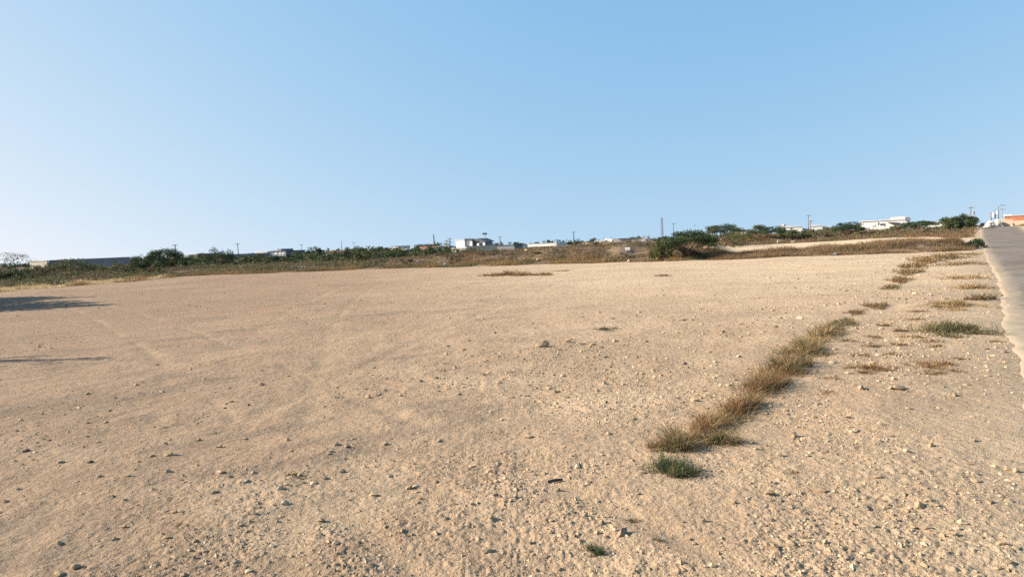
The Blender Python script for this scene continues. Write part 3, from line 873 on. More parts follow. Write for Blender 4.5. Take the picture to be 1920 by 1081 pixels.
# ------------------------------------------------------------------ dry grass and scrub that nobody could count
def grass_field(name, label, n, t0, t1, ylo, yhi, h0, h1, cols, clump=1.6, wid=.03, thr=-.1, leafy=0.0, bias=1.0, cat='grass'):
    """t0..t1 bearing range, ylo/yhi functions of bearing giving depth"""
    t = t0 + (t1 - t0) * rng.random(n * 3)
    lo, hi = ylo(t), yhi(t)
    y = lo + (hi - lo) * rng.random(n * 3) ** bias
    x = (t - 960) / FPX * y
    s, d = road_sd(x, y)
    m = noise(x / clump, y / clump, 60) + .5 * noise(x / (clump * .35), y / (clump * .35), 61)
    ok = (m > thr + .35 * (rng.random(n * 3) - .5)) & (d < -.05 - .5 * rng.random(n * 3))
    x, y, m = x[ok][:n], y[ok][:n], m[ok][:n]
    k = len(x)
    g = Hmac(x, y)
    tall = np.clip(.55 + .7 * m, .3, 1.3)
    hh = (h0 + (h1 - h0) * rng.random(k)) * tall
    ln = rng.normal(0, .45, (k, 2)) * hh[:, None]
    cs = np.array(cols); ci = np.clip(((noise(x / (clump*1.3), y / (clump*1.3), 62) + .5 + rng.normal(0, .22, k)) * len(cs)).astype(int), 0, len(cs) - 1)
    c = cs[ci] * (.7 + .6 * rng.random(k))[:, None]
    a = rng.random(k) * 6.283
    off = np.stack([np.cos(a), np.sin(a), np.zeros(k)], 1) * (wid * (.6 + .8 * rng.random(k)))[:, None] * .5
    b = np.stack([x, y, g - .02], 1)
    tip = b + np.stack([ln[:, 0], ln[:, 1], hh], 1)
    V = np.stack([b - off, b + off, tip], 1).reshape(-1, 3)
    F = np.arange(3 * k).reshape(-1, 3)
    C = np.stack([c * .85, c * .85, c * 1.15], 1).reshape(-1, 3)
    parts = [(V, F, C)]
    q = int(k * leafy)
    if q:
        idx = rng.integers(0, k, q)
        pos = b[idx] + (tip[idx] - b[idx]) * (rng.random(q) * .9 + .1)[:, None] + rng.normal(0, .05, (q, 3))
        v, f = leaves(pos, wid * 2.2 * (.6 + .8 * rng.random(q)))
        parts.append((v, f, np.repeat(c[idx] * (.8 + .4 * rng.random(q))[:, None], 3, 0)))
    V, F, C = join(parts)
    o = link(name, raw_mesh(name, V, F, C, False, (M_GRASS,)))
    tag(o, label, cat, None, 'stuff')

GOLD = np.array([.33,.215,.095])*KG; TANB = np.array([.28,.175,.095])*KG; DULL = np.array([.19,.14,.08])*KG; GREYB = np.array([.23,.175,.12])*KG; REDB = np.array([.25,.14,.075])*KG
OLV2 = np.array([.15,.145,.065])*KG; PSTR = np.array([.68,.53,.30])*KG; DOLV = np.array([.085,.095,.042])*KG
E0 = edge_y
grass_field('dry_grass', 'golden brown dry grass fringe along the back edge of the field', 26000, 230, 1345, lambda t: E0(t) - .2, lambda t: E0(t) + 4.5, .15, .55, [GOLD, TANB, GOLD, DULL, OLV2], 2.4, .024, -.12, .4)
grass_field('dry_grass', 'brown dry brush covering the rubble mounds in the middle', 70000, 640, 1345, lambda t: E0(t) + 4, lambda t: E0(t) + 36, .12, .4, [TANB, GREYB, DULL, REDB, OLV2, GREYB], 3.2, .032, -.18, .8)
grass_field('dry_grass', 'dense brown dry grass on the low bank between two sandy strips', 46000, 1330, 1850, lambda t: E0(t) - .1, lambda t: E0(t) + 6.2, .18, .5, [TANB, GREYB, GOLD, DULL, TANB], 2.0, .022, -.6, .5)
grass_field('dry_grass', 'reddish brown brush on the bank behind the far sandy strip', 26000, 1338, 1838, lambda t: far_edge(t) + .5, lambda t: 128 + 0*t, .3, .8, [REDB, TANB, GREYB, OLV2, DULL], 3.0, .06, -.4, .8)
grass_field('dry_grass', 'pale straw grass at the left edge of the field', 13000, -120, 330, lambda t: E0(t) - 3.0, lambda t: E0(t) + 6, .12, .32, [PSTR, PSTR, PSTR, GOLD], 1.6, .04, .05)
grass_field('scrub', 'olive green low scrub behind the left edge of the field', 34000, -140, 720, lambda t: E0(t) + 4, lambda t: 112 + 0*t, .25, .75, [OLV2, DOLV, GREYB, OLV2, DULL], 3.0, .05, -.25, 1.2, 1.3, 'scrub')
grass_field('scrub', 'mixed green and brown scrub beyond the rubble mounds', 26000, 600, 1345, lambda t: E0(t) + 30, lambda t: 170 + 0*t, .2, .55, [OLV2, DOLV, GREYB, DOLV, DULL], 4.0, .09, -.3, 1.2, 1.0, 'scrub')

def roadside():
    n = 9000
    s = 38 + 110 * rng.random(n); d = 5.8 + 7 * rng.random(n)
    x = s * RU[0] + d * RV[0]; y = s * RU[1] + d * RV[1]
    hh = (.15 + .3 * rng.random(n))
    b = np.stack([x, y, Hmac(x, y) - .02], 1)
    ln = rng.normal(0, .4, (n, 2)) * hh[:, None]
    cs = np.array([OLV2, GOLD, DULL, OLV2]); c = cs[rng.integers(0, 4, n)] * (.7 + .6 * rng.random(n))[:, None]
    V, F, C = blades(b, hh, ln, np.full(n, .06), c, c * 1.1)
    o = link('dry_grass', raw_mesh('dry_grass', V, F, C, False, (M_GRASS,)))
    tag(o, 'olive and straw grass on the bank right of the road', 'grass', None, 'stuff')
roadside()

# ------------------------------------------------------------------ trees and shrubs
KL = .88
LG1 = np.array([.07,.095,.045])*KL; LG2 = np.array([.05,.075,.038])*KL; LG3 = np.array([.095,.115,.05])*KL; LG4 = np.array([.135,.13,.06])*KL; LG5=np.array([.15,.175,.115])*KL; LG6=np.array([.042,.062,.036])*KL

def crown_cloud(rx, ry, z0, z1, n, leaf, cols, style, ncl):
    """leaf sprays in flat layered clumps; z0 underside, z1 top"""
    H = z1 - z0
    a = rng.random(ncl) * 6.283; r = np.sqrt(rng.random(ncl)) ** .9
    cx = np.cos(a) * r; cy = np.sin(a) * r
    if style == 'umbrella':
        top = z0 + H * (1 - .55 * r ** 2.2)
        cz = top - H * .5 * rng.random(ncl) ** 1.5 * (1 - .3*r)
        rc = .30 * (.6 + .7 * rng.random(ncl)); th = .16 * H
    else:
        top = z0 + H * np.sqrt(np.clip(1 - .8 * r ** 2, 0.05, 1))
        cz = z0 + (top - z0) * rng.random(ncl) ** .6
        rc = .28 * (.6 + .7 * rng.random(ncl)); th = .2 * H
    k = rng.integers(0, ncl, n)
    g = rng.normal(0, .5, (n, 3)); rad = np.linalg.norm(g, axis=1); g /= np.maximum(rad, .9)[:, None]
    pos = np.stack([(cx[k] + g[:, 0] * rc[k]) * rx, (cy[k] + g[:, 1] * rc[k]) * ry, cz[k] + g[:, 2] * th], 1)
    # feathery twigs poke out of the outline
    out = rng.random(n) < .12
    pos[out] += rng.normal(0, 1, (out.sum(), 3)) * np.array([rx, ry, H]) * .07
    cc = np.array(cols)[rng.integers(0, len(cols), ncl)] * (.75 + .5 * rng.random(ncl))[:, None]
    c = cc[k] * (.75 + .5 * rng.random(n))[:, None]
    v, f = leaves(pos, leaf * (.6 + .8 * rng.random(n)), .45)
    return v, f, np.repeat(c, 3, 0), np.stack([cx * rx, cy * ry, cz], 1)

def trunk_mb(tips, h, spread, r0, stems=3):
    mb = MB()
    for i in range(stems):
        a = 6.283 * i / stems + random.random()
        b = Vector((math.cos(a), math.sin(a), 0)) * spread * .1
        m = Vector((math.cos(a), math.sin(a), 0)) * spread * (.25 + .15 * random.random()) + Vector((0, 0, h * .6))
        mb.tube([b - Vector((0, 0, .2)), b + (m - b) * .5 + Vector((random.uniform(-.08, .08)*h, random.uniform(-.08, .08)*h, 0)), m], [r0, r0 * .8, r0 * .55], 6)
        for tp in random.sample(tips, min(5, len(tips))):
            tp = Vector(tp)
            mb.tube([m, (m + tp) / 2 + Vector((0, 0, h * .05)), tp], [r0 * .5, r0 * .32, r0 * .12], 5)
    return mb

def tree(name, label, px0, px1, pt, D, cols, style='umbrella', n=2500, leaf=None, ncl=22, under=.35, deep=.8, stems=3, cat='tree', base=None, group=None):
    pm = (px0 + px1) / 2
    b = at_depth(pm, hor(pm), D)
    z = G(b.x, D)
    top = at_depth(pm, pt, D).z - z
    rx = (px1 - px0) / FPX * D * .5
    H = max(top, .4)
    leaf = leaf or max(.07, 1.45 * D / FPX); n = int(n * 1.35)
    root = empty(name, (b.x, D, z))
    z0 = H * under if style == 'umbrella' else -.05
    v, f, c, tips = crown_cloud(rx * .92, rx * deep, z0, H * .97, n, leaf, cols, style, ncl)
    link('crown', raw_mesh('crown', v, f, c, False, (M_LEAF,)), (0, 0, 0), root)
    trunk_mb([tuple(t) for t in tips], max(z0, H * .35), rx * .8, max(.05, H * .03), stems).build('trunk', M_BARK, root, smooth=True)
    tag(root, label, cat, group)
    return root

G1 = [LG1, LG2, LG3, LG2]; G2 = [LG1, LG3, LG4]; GD = [LG2, LG6, LG1]; GO = [LG4, OLV2, LG3]; GP = [LG5, LG3, LG5]
# right and middle
tree('acacia_tree', 'wide dark green acacia spreading low at the back edge of the field', 1234, 1352, 433, 48.5, G1, n=12000, leaf=.07, ncl=50, under=.33, stems=5)
tree('shrub', 'olive shrub leaning against the left side of the wide acacia', 1212, 1262, 446, 49, GO, 'bush', 3500, .07, 22, cat='shrub')
tree('acacia_tree', 'flat-topped acacia rising behind the wide acacia, on the skyline', 1318, 1390, 419, 92, G1, n=4200, ncl=26, under=.45)
tree('acacia_tree', 'long low acacia spreading in front of the small white houses', 1396, 1474, 421, 112, G1, n=4200, ncl=30, under=.2)
tree('acacia_tree', 'low green acacia right of the long low one, below the white houses', 1462, 1520, 431, 110, G2, n=2600, ncl=20, under=.15)
tree('acacia_tree', 'dark flat acacia left of the white wall with scrawled marks', 1558, 1626, 417, 112, GD, n=3600, ncl=24, under=.25)
tree('acacia_tree', 'low acacia in front of the right end of the white wall', 1690, 1762, 414, 112, G1, n=3400, ncl=24, under=.2)
tree('shrub', 'olive green bush below the white wall with scrawled marks', 1630, 1672, 434, 108, GO, 'bush', 1600, cat='shrub')
tree('shrub', 'pale olive bush at the foot of the white wall, right end', 1668, 1702, 421, 114, GO, 'bush', 1600, cat='shrub')
tree('leafy_tree', 'bright green bushy tree just left of the road crest', 1762, 1832, 404, 104, G2, 'bush', 5200, .16, 34)
tree('shrub', 'slim upright shrub at the right side of the bushy tree', 1812, 1834, 401, 103, G2, 'bush', 1300, .14, 12, cat='shrub')
tree('shrub', 'olive bush left of the bushy tree by the road', 1738, 1775, 425, 106, GO, 'bush', 1200, cat='shrub')
tree('shrub', 'dark low bush where the grassy bank meets the road', 1806, 1846, 446, 47, GD, 'bush', 1500, .07, 16, cat='shrub')
tree('shrub', 'grey green bush between the two flat acacias on the skyline', 1348, 1400, 428, 88, GO, 'bush', 1800, cat='shrub')
tree('shrub', 'brown dried bush in the middle of the right skyline', 1500, 1560, 428, 114, [GREYB, OLV2, DULL], 'bush', 1800, cat='shrub')
# left
tree('acacia_tree', 'big dark tree left of the round bush pair, far left middle', 240, 306, 470, 84, GD + [LG1], 'bush', 5200, ncl=30)
tree('acacia_tree', 'feathery dark tree with a tilted top, left background', 276, 350, 467, 88, G1, n=5200, ncl=32, under=.15)
tree('leafy_tree', 'rounded dark green tree in the left background', 372, 442, 466, 88, G1, 'bush', 5600, ncl=30)
tree('leafy_tree', 'lighter green bush joined to the left of the rounded dark tree', 342, 394, 474, 90, G2, 'bush', 3600)
tree('shrub', 'broad olive bush in front of the long wall at far left', 88, 182, 484, 74, GO, 'bush', 4200, .11, 30, cat='shrub')
tree('shrub', 'yellow green bush between the olive bush and the dark trees', 178, 246, 490, 80, G2, 'bush', 2200, cat='shrub')
tree('shrub', 'dark scrub bush at the left edge of the picture', -40, 40, 494, 62, GD, 'bush', 2600, cat='shrub')
tree('shrub', 'grey olive bush right of the dark scrub at the left edge', 30, 96, 497, 64, [LG4, DULL, LG3], 'bush', 2400, cat='shrub')
tree('acacia_tree', 'thin bare-looking acacia with flat dark sprays at the left edge', -34, 58, 474, 70, [LG6, DKBR], n=700, ncl=16, under=.5, stems=2)
tree('leafy_tree', 'mid green scrub tree below the blue grey wall, left background', 436, 505, 479, 112, G1, 'bush', 2600)
tree('leafy_tree', 'pale green large-leaved shrub left of the dark house', 496, 532, 478, 92, GP, 'bush', 1500, .2)
tree('leafy_tree', 'dark tree right of the pale large-leaved shrub', 520, 572, 478, 108, GD, 'bush', 2200)
tree('shrub', 'small pale green shrub beside the white bag', 538, 572, 487, 84, GP, 'bush', 900, .16, cat='shrub')
tree('leafy_tree', 'dark round treetop left of the white house with red roof', 572, 606, 463, 165, GD, 'bush', 1800)
tree('leafy_tree', 'green bushy tree below the white house with red roof', 570, 640, 478, 115, G1, 'bush', 2600)
tree('leafy_tree', 'dark green tree mass right of the white house with red roof', 632, 690, 463, 150, GD, 'bush', 2800)
tree('leafy_tree', 'low dark tree mass before the far row of roofs', 676, 736, 462, 150, GD, 'bush', 2800)
tree('leafy_tree', 'large dark rounded tree left of the white house with blue roof', 768, 852, 455, 160, GD, 'bush', 5000, ncl=34)
tree('leafy_tree', 'low dark bush row in front of the cream wall', 740, 830, 467, 135, GD, 'bush', 2600)
tree('shrub', 'grey green bush below the white house with blue roof', 868, 905, 464, 120, GO, 'bush', 1400, cat='shrub')
tree('shrub', 'dark shrub on the mound below the concrete wall', 884, 905, 470, 86, [LG6, DULL], 'bush', 700, cat='shrub')
tree('shrub', 'dark bush with a hollow at the left end of the mounds', 818, 852, 474, 72, [LG6, DULL, OLV2], 'bush', 1500, .09, cat='shrub')
# beyond the left edge: their shadows reach into the picture
tree('acacia_tree', 'tree beyond the left edge casting the upper prong of the long shadow', -330, -150, 392, 31.5, GD, 'bush', n=9000, leaf=.17, ncl=40, deep=1.5)
tree('acacia_tree', 'tree beyond the left edge casting the lower prong of the long shadow', -340, -122, 382, 26.5, GD, 'bush', n=9000, leaf=.17, ncl=40, deep=1.3)
tree('acacia_tree', 'small tree beyond the left edge casting the nearer faint shadow', -400, -265, 425, 11.6, GD, n=170, leaf=.06, ncl=9, under=.55)

def bush_mass(name, label, n, t0, t1, y0, y1, h0, h1, r0, r1, cols, leaf, per, cat='scrub'):
    P = []
    for i in range(n):
        t = random.uniform(t0, t1); D = y0(t) + (y1(t) - y0(t)) * random.random()
        x = (t - 960) / FPX * D
        z = G(x, D); rx = random.uniform(r0, r1); H = random.uniform(h0, h1)
        v, f, c, _ = crown_cloud(rx, rx, -.15, H, per, leaf, cols, 'bush', 9)
        P.append((v + np.array([x, D, z]), f, c))
    V, F, C = join(P)
    o = link(name, raw_mesh(name, V, F, C, False, (M_LEAF,)))
    tag(o, label, cat, None, 'stuff')
bush_mass('scrub', 'dark green bushes crowded behind the left half of the field', 150, 235, 860, lambda t: 80, lambda t: 140, .7, 1.75, .9, 2.4, [LG1, LG2, LG3, LG6, OLV2, LG4], .17, 420)
bush_mass('scrub', 'olive and grey bushes crowded at the far left', 70, -120, 300, lambda t: E0(t) + 9, lambda t: 100, .5, 1.2, .8, 2.0, [LG4, OLV2, LG3, DULL, LG2], .13, 460)
bush_mass('scrub', 'brown and grey dried bushes dotted over the mounds', 95, 690, 1330, lambda t: E0(t) + 3, lambda t: E0(t) + 24, .25, .6, .35, 1.0, [DULL, DKBR, GREYB, OLV2, DOLV], .09, 170)
bush_mass('scrub', 'low green and brown bushes along the right skyline bank', 60, 1345, 1825, lambda t: far_edge(t) + 8, lambda t: 130, .4, .95, .7, 1.8, [LG4, OLV2, LG3, DULL, GREYB], .2, 200)

# far tree line on the horizon, one mass
def treeline():
    P = []
    for i in range(300):
        t = -80 + 1960 * random.random()
        D = random.uniform(265, 360)
        x = (t - 960) / FPX * D
        z = G(x, D)
        H = random.uniform(1.3, 2.7); rx = random.uniform(1.5, 4.5)
        v, f, c, _ = crown_cloud(rx, rx, -.1, H, 90, .55, [LG6, LG2, LG1], 'bush', 8)
        P.append((v + np.array([x, D, z]), f, c))
    V, F, C = join(P)
    o = link('distant_trees', raw_mesh('distant_trees', V, F, C, False, (M_LEAF,)))
    tag(o, 'low dark line of distant trees along the horizon', 'trees', None, 'stuff')
treeline()

# ------------------------------------------------------------------ buildings
def block(name, label, px0, px1, pt, D, mat, roof=None, roofmat=None, deep=6.0, yaw=None, win=(), cat='building', over=.15, extra=None):
    """flat or gabled little building; top row pt in the photo; returns root and its sizes"""
    pm = (px0 + px1) / 2
    b = at_depth(pm, hor(pm), D)
    z = G(b.x, D)
    H = at_depth(pm, pt, D).z - z
    W = (px1 - px0) / FPX * D / math.cos(math.atan((pm - 960) / FPX) * .0)
    face = -math.atan((pm - 960) / FPX)
    if yaw is None: yaw = face if pm > 1150 else -.5
    root = empty(name, (b.x, D, z), yaw)
    rh = 0
    if roof == 'gable': rh = min(.28 * W, .35 * H)
    if roof == 'shed': rh = .16 * H
    wh = H - rh
    MB().box(-W/2, W/2, 0, deep, -.4, wh - (.14 if roof in (None, 'flat') else 0)).build('wall', mat, root)
    rm = roofmat or mat
    if roof in (None, 'flat'):
        MB().box(-W/2 - over, W/2 + over, -over, deep + over, wh - .138, wh).build('roof', rm, root)
    elif roof == 'gable':
        MB().prism([(-W/2 - over, wh - .03), (W/2 + over, wh - .03), (0, H)], -over, deep + over).build('roof', rm, root)
    elif roof == 'gable_side':
        pass
    elif roof == 'shed':
        mb = MB(); mb.prism([(-W/2 - over, wh + .002), (W/2 + over, wh + .002), (W/2 + over, wh + .12), (-W/2 - over, H)], -over, deep + over).build('roof', rm, root)
    for (u0, u1, v0, v1, nm) in win:
        MB().box(-W/2 + u0*W, -W/2 + u1*W, -.05, .05, v0*wh, v1*wh).build(nm, M_GLASSD, root)
    tag(root, label, cat, None, 'thing')
    return root, W, wh, H

def ztop(px, py, D): return at_depth(px, py, D).z

# white house with dark blue-grey roof (middle left): a tall white wing and a gabled wing behind a block wall
r, W, wh, H = block('white_house', 'white house with dark blue roof standing above the scrub, middle left', 853, 873, 449, 200, M_WHITE, None, M_WHITE, 5, -.5)
D = 200
x1 = W/2
MB().box(x1 + .003, x1 + 2.2, .6, 5, -.4, wh - .25).build('side_wall', M_WHITE, r)
MB().prism([(x1 - .2, wh + .02), (x1 + 2.4, wh - .35), (x1 + 2.4, wh - .2), (x1 - .2, wh + .22)], .2, 5.2).build('roof_slope', M_DARKROOF, r)
MB().prism([(x1 + 2.2, wh - .75), (x1 + 6.6, wh - .95), (x1 + 6.6, wh - .8), (x1 + 4.3, wh + .12), (x1 + 2.2, wh - .2)], 1, 6).build('gable_roof', M_DARKROOF, r)
MB().box(x1 + 2.4, x1 + 6.2, 1.2, 5.5, -.4, wh - .96).build('gable_wall', M_SLATE, r)  # gable turned from the sun: its shade is put into the slate colour
for k in range(4):
    MB().box(x1 + 2.5 + k*1.0, x1 + 3.2 + k*1.0, 1.1, 1.3, wh - 2.2, wh - 1.2).build('window', M_WHITE if k % 2 else M_GLASSD, r)
MB().box(-W/2 - .6, x1 + 1.6, -1.6, -.1, wh - 2.35, wh - 2.2).build('awning', M_WHITE, r)
block('block_wall', 'long grey concrete block wall right of the blue-roofed house', 876, 930, 460, 185, M_CONC, None, M_CONC, .3, 0, (), 'wall', .03)
block('shed', 'dark low shed at the right end of the concrete wall', 930, 966, 459, 188, M_SLATE, None, M_DARKROOF, 5)
block('white_shed', 'flat white shed roof in front of the blue-roofed house', 843, 876, 465, 175, M_CREAM, None, M_WHITE, 3)
block('warehouse', 'long white warehouse low on the horizon, middle', 985, 1046, 456, 260, M_WHITE, 'flat', M_WHITE, 10)
block('warehouse', 'smaller white warehouse left of the long one', 948, 972, 459, 255, M_WHITE, 'flat', M_DARKROOF, 8)
block('white_house', 'small white house with flat roof left of the steel mast', 1117, 1134, 450.5, 250, M_WHITE, 'flat', M_WHITE, 6)
block('white_house', 'white gabled house second left of the steel mast', 1133, 1148, 447, 250, M_WHITE, 'shed', M_WHITE, 6)
block('white_house', 'white house with sloping roof nearer the steel mast', 1150, 1160, 447.5, 245, M_WHITE, 'shed', M_WHITE, 6)
block('shed', 'long low grey roof under the steel mast', 1160, 1206, 446, 240, M_CONC, 'flat', M_DARKROOF, 6)
block('water_tank', 'white water tank on the roof left of the wide acacia', 1206, 1211, 441.5, 238, M_WHITE, None, M_WHITE, 1.2, None, (), 'tank', .02)
block('water_tank', 'second white water tank right beside the first', 1214, 1219, 440.5, 238, M_WHITE, None, M_WHITE, 1.2, None, (), 'tank', .02)
block('house', 'pinkish low house behind the flat-topped acacia', 1380, 1412, 430, 160, M_PINK, 'shed', M_DARKROOF, 5)
block('water_tank', 'white tank box beside a dark one above the acacias', 1465, 1470, 420, 170, M_WHITE, None, M_WHITE, 1, None, (), 'tank', .02)
block('water_tank', 'dark tank box beside the white tank box', 1470.6, 1473, 420, 171, M_SLATE, None, M_SLATE, 1, None, (), 'tank', .02)
block('white_house', 'white flat-roofed house right of the tank boxes', 1474, 1503, 423, 165, M_WHITE, 'shed', M_WHITE, 6, None, [(.3, .4, .7, .85, 'window')])
block('white_house', 'white house with sloping roof right of the thin antenna', 1521, 1541, 421, 168, M_WHITE, 'shed', M_WHITE, 6)
block('white_house', 'small white house at the end of the row right of the antenna', 1543, 1556, 424.5, 168, M_WHITE, 'flat', M_WHITE, 5)
# white building with scrawled lettering
r, W, wh, H = block('white_building', 'long white building with dark scrawled marks on its wall', 1619, 1700, 412, 128, M_WHITE, 'flat', M_WHITE, 6)
MB().box(W*.12, W*.47, .6, 5, wh + .003, wh + .42).build('upper_wall', M_CREAM, r)
MB().box(W*.40, W*.49, -.25, .5, wh - .35, wh + .35).build('box_window', M_SLATE, r)
MB().prism([(W*.05, wh - .52), (W*.3, wh - .75), (W*.3, wh - .66), (W*.05, wh - .43)], -1.2, -.05).build('porch_roof', M_DARKROOF, r)
def scrawl(strokes, x0, z0, sc, nm):
    mb = MB()
    for st in strokes:
        for (a, b_), (c, d_) in zip(st[:-1], st[1:]):
            mb.tube([(x0 + a*sc, -.012, z0 + b_*sc), (x0 + c*sc, -.012, z0 + d_*sc)], [.05, .05], 4)
    mb.build(nm, M_BLACK, r)
scrawl([[(0,0),(0,1),(.5,1.05)],[(0,.55),(.4,.55)],[(.6,.6),(.6,.1),(.8,0),(1,.15),(1,.6)],[(1.15,0),(1.15,.55),(1.4,.6),(1.5,0)],[(2.1,.5),(1.75,.55),(1.7,.15),(2.05,.1),(2.1,.6),(2.1,-.35),(1.75,-.4)]], -W*.14, wh - 1.0, .52, 'lettering')
scrawl([[(0,0),(.5,.1),(.9,.05),(1.1,.3)],[(1.0,.5),(1.1,.3)]], -W*.27, wh - 1.15, .55, 'scribble')
# right end
block('white_house', 'low white house behind the bushy tree by the road', 1742, 1768, 414.5, 150, M_WHITE, 'shed', M_WHITE, 6)
r, W, wh, H = block('brick_building', 'orange brick building above a pale wall at the right edge', 1894, 1965, 402, 125, M_BRICK, 'flat', M_PINK, 7)
MB().box(-W/2 - .4, W/2 + .6, -.9, -.6, -.4, wh - 1.0).build('plinth_wall', M_PINK, r)
r, W, wh, H = block('gate_house', 'narrow white gate house with blue window beside the brick building', 1884, 1893.5, 402.5, 128, M_WHITE, 'flat', M_WHITE, 2)
MB().box(-W*.45, -W*.05, -.04, .1, wh - .72, wh - .2).build('window', M_BLUE, r)
block('garden_wall', 'pale pink garden wall stepping down towards the road crest', 1872, 1896, 411.5, 124, M_PINK, None, M_PINK, .3, None, (), 'wall', .03)
# left
block('boundary_wall', 'pale plastered boundary wall at the far left', 52, 92, 488.5, 118, M_CREAM, None, M_CREAM, .3, -.25, (), 'wall', .03)
block('boundary_wall', 'long dark blue-grey wall running right from the pale wall', 92.4, 242, 484.5, 120, M_SLATE, None, M_SLATE, .3, 0, (), 'wall', .03)
block('boundary_wall', 'blue-grey low wall in the left background behind the trees', 428, 506, 475, 150, M_SLATE, None, M_SLATE, .3, 0, (), 'wall', .03)
block('warehouse', 'white warehouse roof on the left horizon', 474, 506, 471.5, 210, M_WHITE, 'flat', M_WHITE, 8)
r, W, wh, H = block('house', 'dark grey house with stepped roof left of middle', 506, 541, 470, 160, M_SLATE, 'flat', M_DARKROOF, 6)
MB().box(-W*.2, W*.1, .3, 4, wh + .003, wh + .45).build('roof_box', M_SLATE, r)
for u in (-.3, .02, .25): MB().box(W*u, W*u + .5, -.05, .05, wh - .75, wh - .4).build('window', M_WHITE, r)
block('white_house', 'bright white house with red roof in the left background', 608, 633, 469.5, 150, M_WHITE, 'gable', M_REDROOF, 6)
block('house', 'pale house with flat roof left in the far row of roofs', 722, 744, 464.5, 190, M_CREAM, 'flat', M_CREAM, 6)
block('house', 'white little house in the middle of the far row of roofs', 738, 748, 461, 215, M_WHITE, 'flat', M_DARKROOF, 6)
block('house', 'cream house at the right of the far row of roofs', 745, 760, 467, 180, M_CREAM, 'shed', M_WHITE, 5)
block('house', 'cream walled house with reddish roof before the large dark tree', 786, 808, 462, 138, M_CREAM, 'shed', M_REDROOF, 5)
block('house', 'dark low house on the left horizon above the trees', 348, 376, 475.5, 190, M_SLATE, 'flat', M_WHITE, 6)

# ------------------------------------------------------------------ poles and masts
def pole(label, px, pt, D, arms=1, extra=None, thick=.14, cat='utility pole', mat=None, lean=0.0, name='utility_pole'):
    b = at_depth(px, hor(px), D)
    z = G(b.x, D)
    H = at_depth(px, pt, D).z - z
    root = empty(name, (b.x, D, z))
    mat = mat or M_WOOD
    MB().tube([(0, 0, -.3), (lean * H * .5, 0, H * .5), (lean * H, 0, H)], [thick, thick * .85, thick * .65], 8).build('pole', mat, root, smooth=True)
    for k in range(arms):
        zz = H - .25 - k * .9
        lx = lean * zz
        arm = MB().box(lx - .62, lx + .62, -.07 - thick, -thick * .6, zz, zz + .09).build('crossarm', mat, root)
        for u in (-.55, -.2, .2, .55):
            MB().tube([(lx + u, -.05 - thick*.8, zz + .091), (lx + u, -.05 - thick*.8, zz + .26)], [.04, .05], 6).build('insulator', M_INS, arm)
    if extra == 'transformer':
        MB().tube([(lean*H + .35, -.3, H - 1.7), (lean*H + .35, -.3, H - 1.0)], [.2, .2], 10).build('transformer', M_STEEL, root)
    if extra == 'lights':
        for zz, n in ((H - .2, 2), (H - 2.0, 3), (H - 3.2, 1)):
            for k in range(n):
                u = (k - (n-1)/2) * .75
                MB().box(u - .32, u + .32, -.5, -.2, zz - .25, zz + .3).build('floodlight', M_STEEL, root)
    if extra == 'dish':
        MB().tube([(.22, -.2, H * .72), (.22, -.22, H * .72 + .7)], [.22, .2], 10).build('transformer', M_WHITE, root)
    tag(root, label, cat)
    return root
pole('utility pole with insulators above the left trees', 330, 458, 150, 3, None, .14)
pole('thin utility pole above the blue-grey wall, left background', 447, 456, 190, 1)
pole('faint thin pole left of the white house with red roof', 566, 458, 240, 1, None, .11)
pole('faint thin pole right of the white house with red roof', 641, 452, 240, 0, None, .12)
pole('very faint pole above the low dark tree mass', 664, 454, 260, 1, None, .1)
pole('bare tapering pole rising from the large dark rounded tree', 815, 439, 165, 0, None, .2, lean=-.03)
pole('left of two short poles beside the blue-roofed house', 838, 450, 190, 1, 'transformer', .16)
pole('taller of two short poles beside the blue-roofed house', 844, 446.5, 190, 2, None, .16)
pole('floodlight mast with lamp clusters behind the blue-roofed house', 910, 437, 215, 0, 'lights', .15, 'light mast', M_STEEL, name='light_mast')
pole('plain pole right of the floodlight mast', 938, 443, 210, 1, None, .16)
pole('slim dark pole on the horizon right of the long white warehouse', 1076, 434, 240, 1, None, .22)
pole('thin pole right of the lattice mast', 1263, 418, 190, 1, None, .11)
pole('tall thin antenna pole above the white houses at right', 1516, 402.5, 165, 1, None, .1)
pole('shorter dark pole beside the thin antenna', 1520, 413, 163, 1, None, .12)
pole('utility pole above the slim shrub by the road', 1820, 387, 135, 1, 'transformer', .1)
pole('leaning dark pole with white transformer left of the road poles', 1859, 398, 132, 0, 'dish', .12, lean=-.04)
pole('short pole with white transformer and dark cap past the road crest', 1866, 392, 132, 0, 'dish', .11)
pole('tall straight pole past the road crest', 1872, 386, 134, 0, None, .1)
pole('faint pole with crossarms left of the brick building', 1878.5, 383, 150, 2, None, .08, mat=M_STEEL)

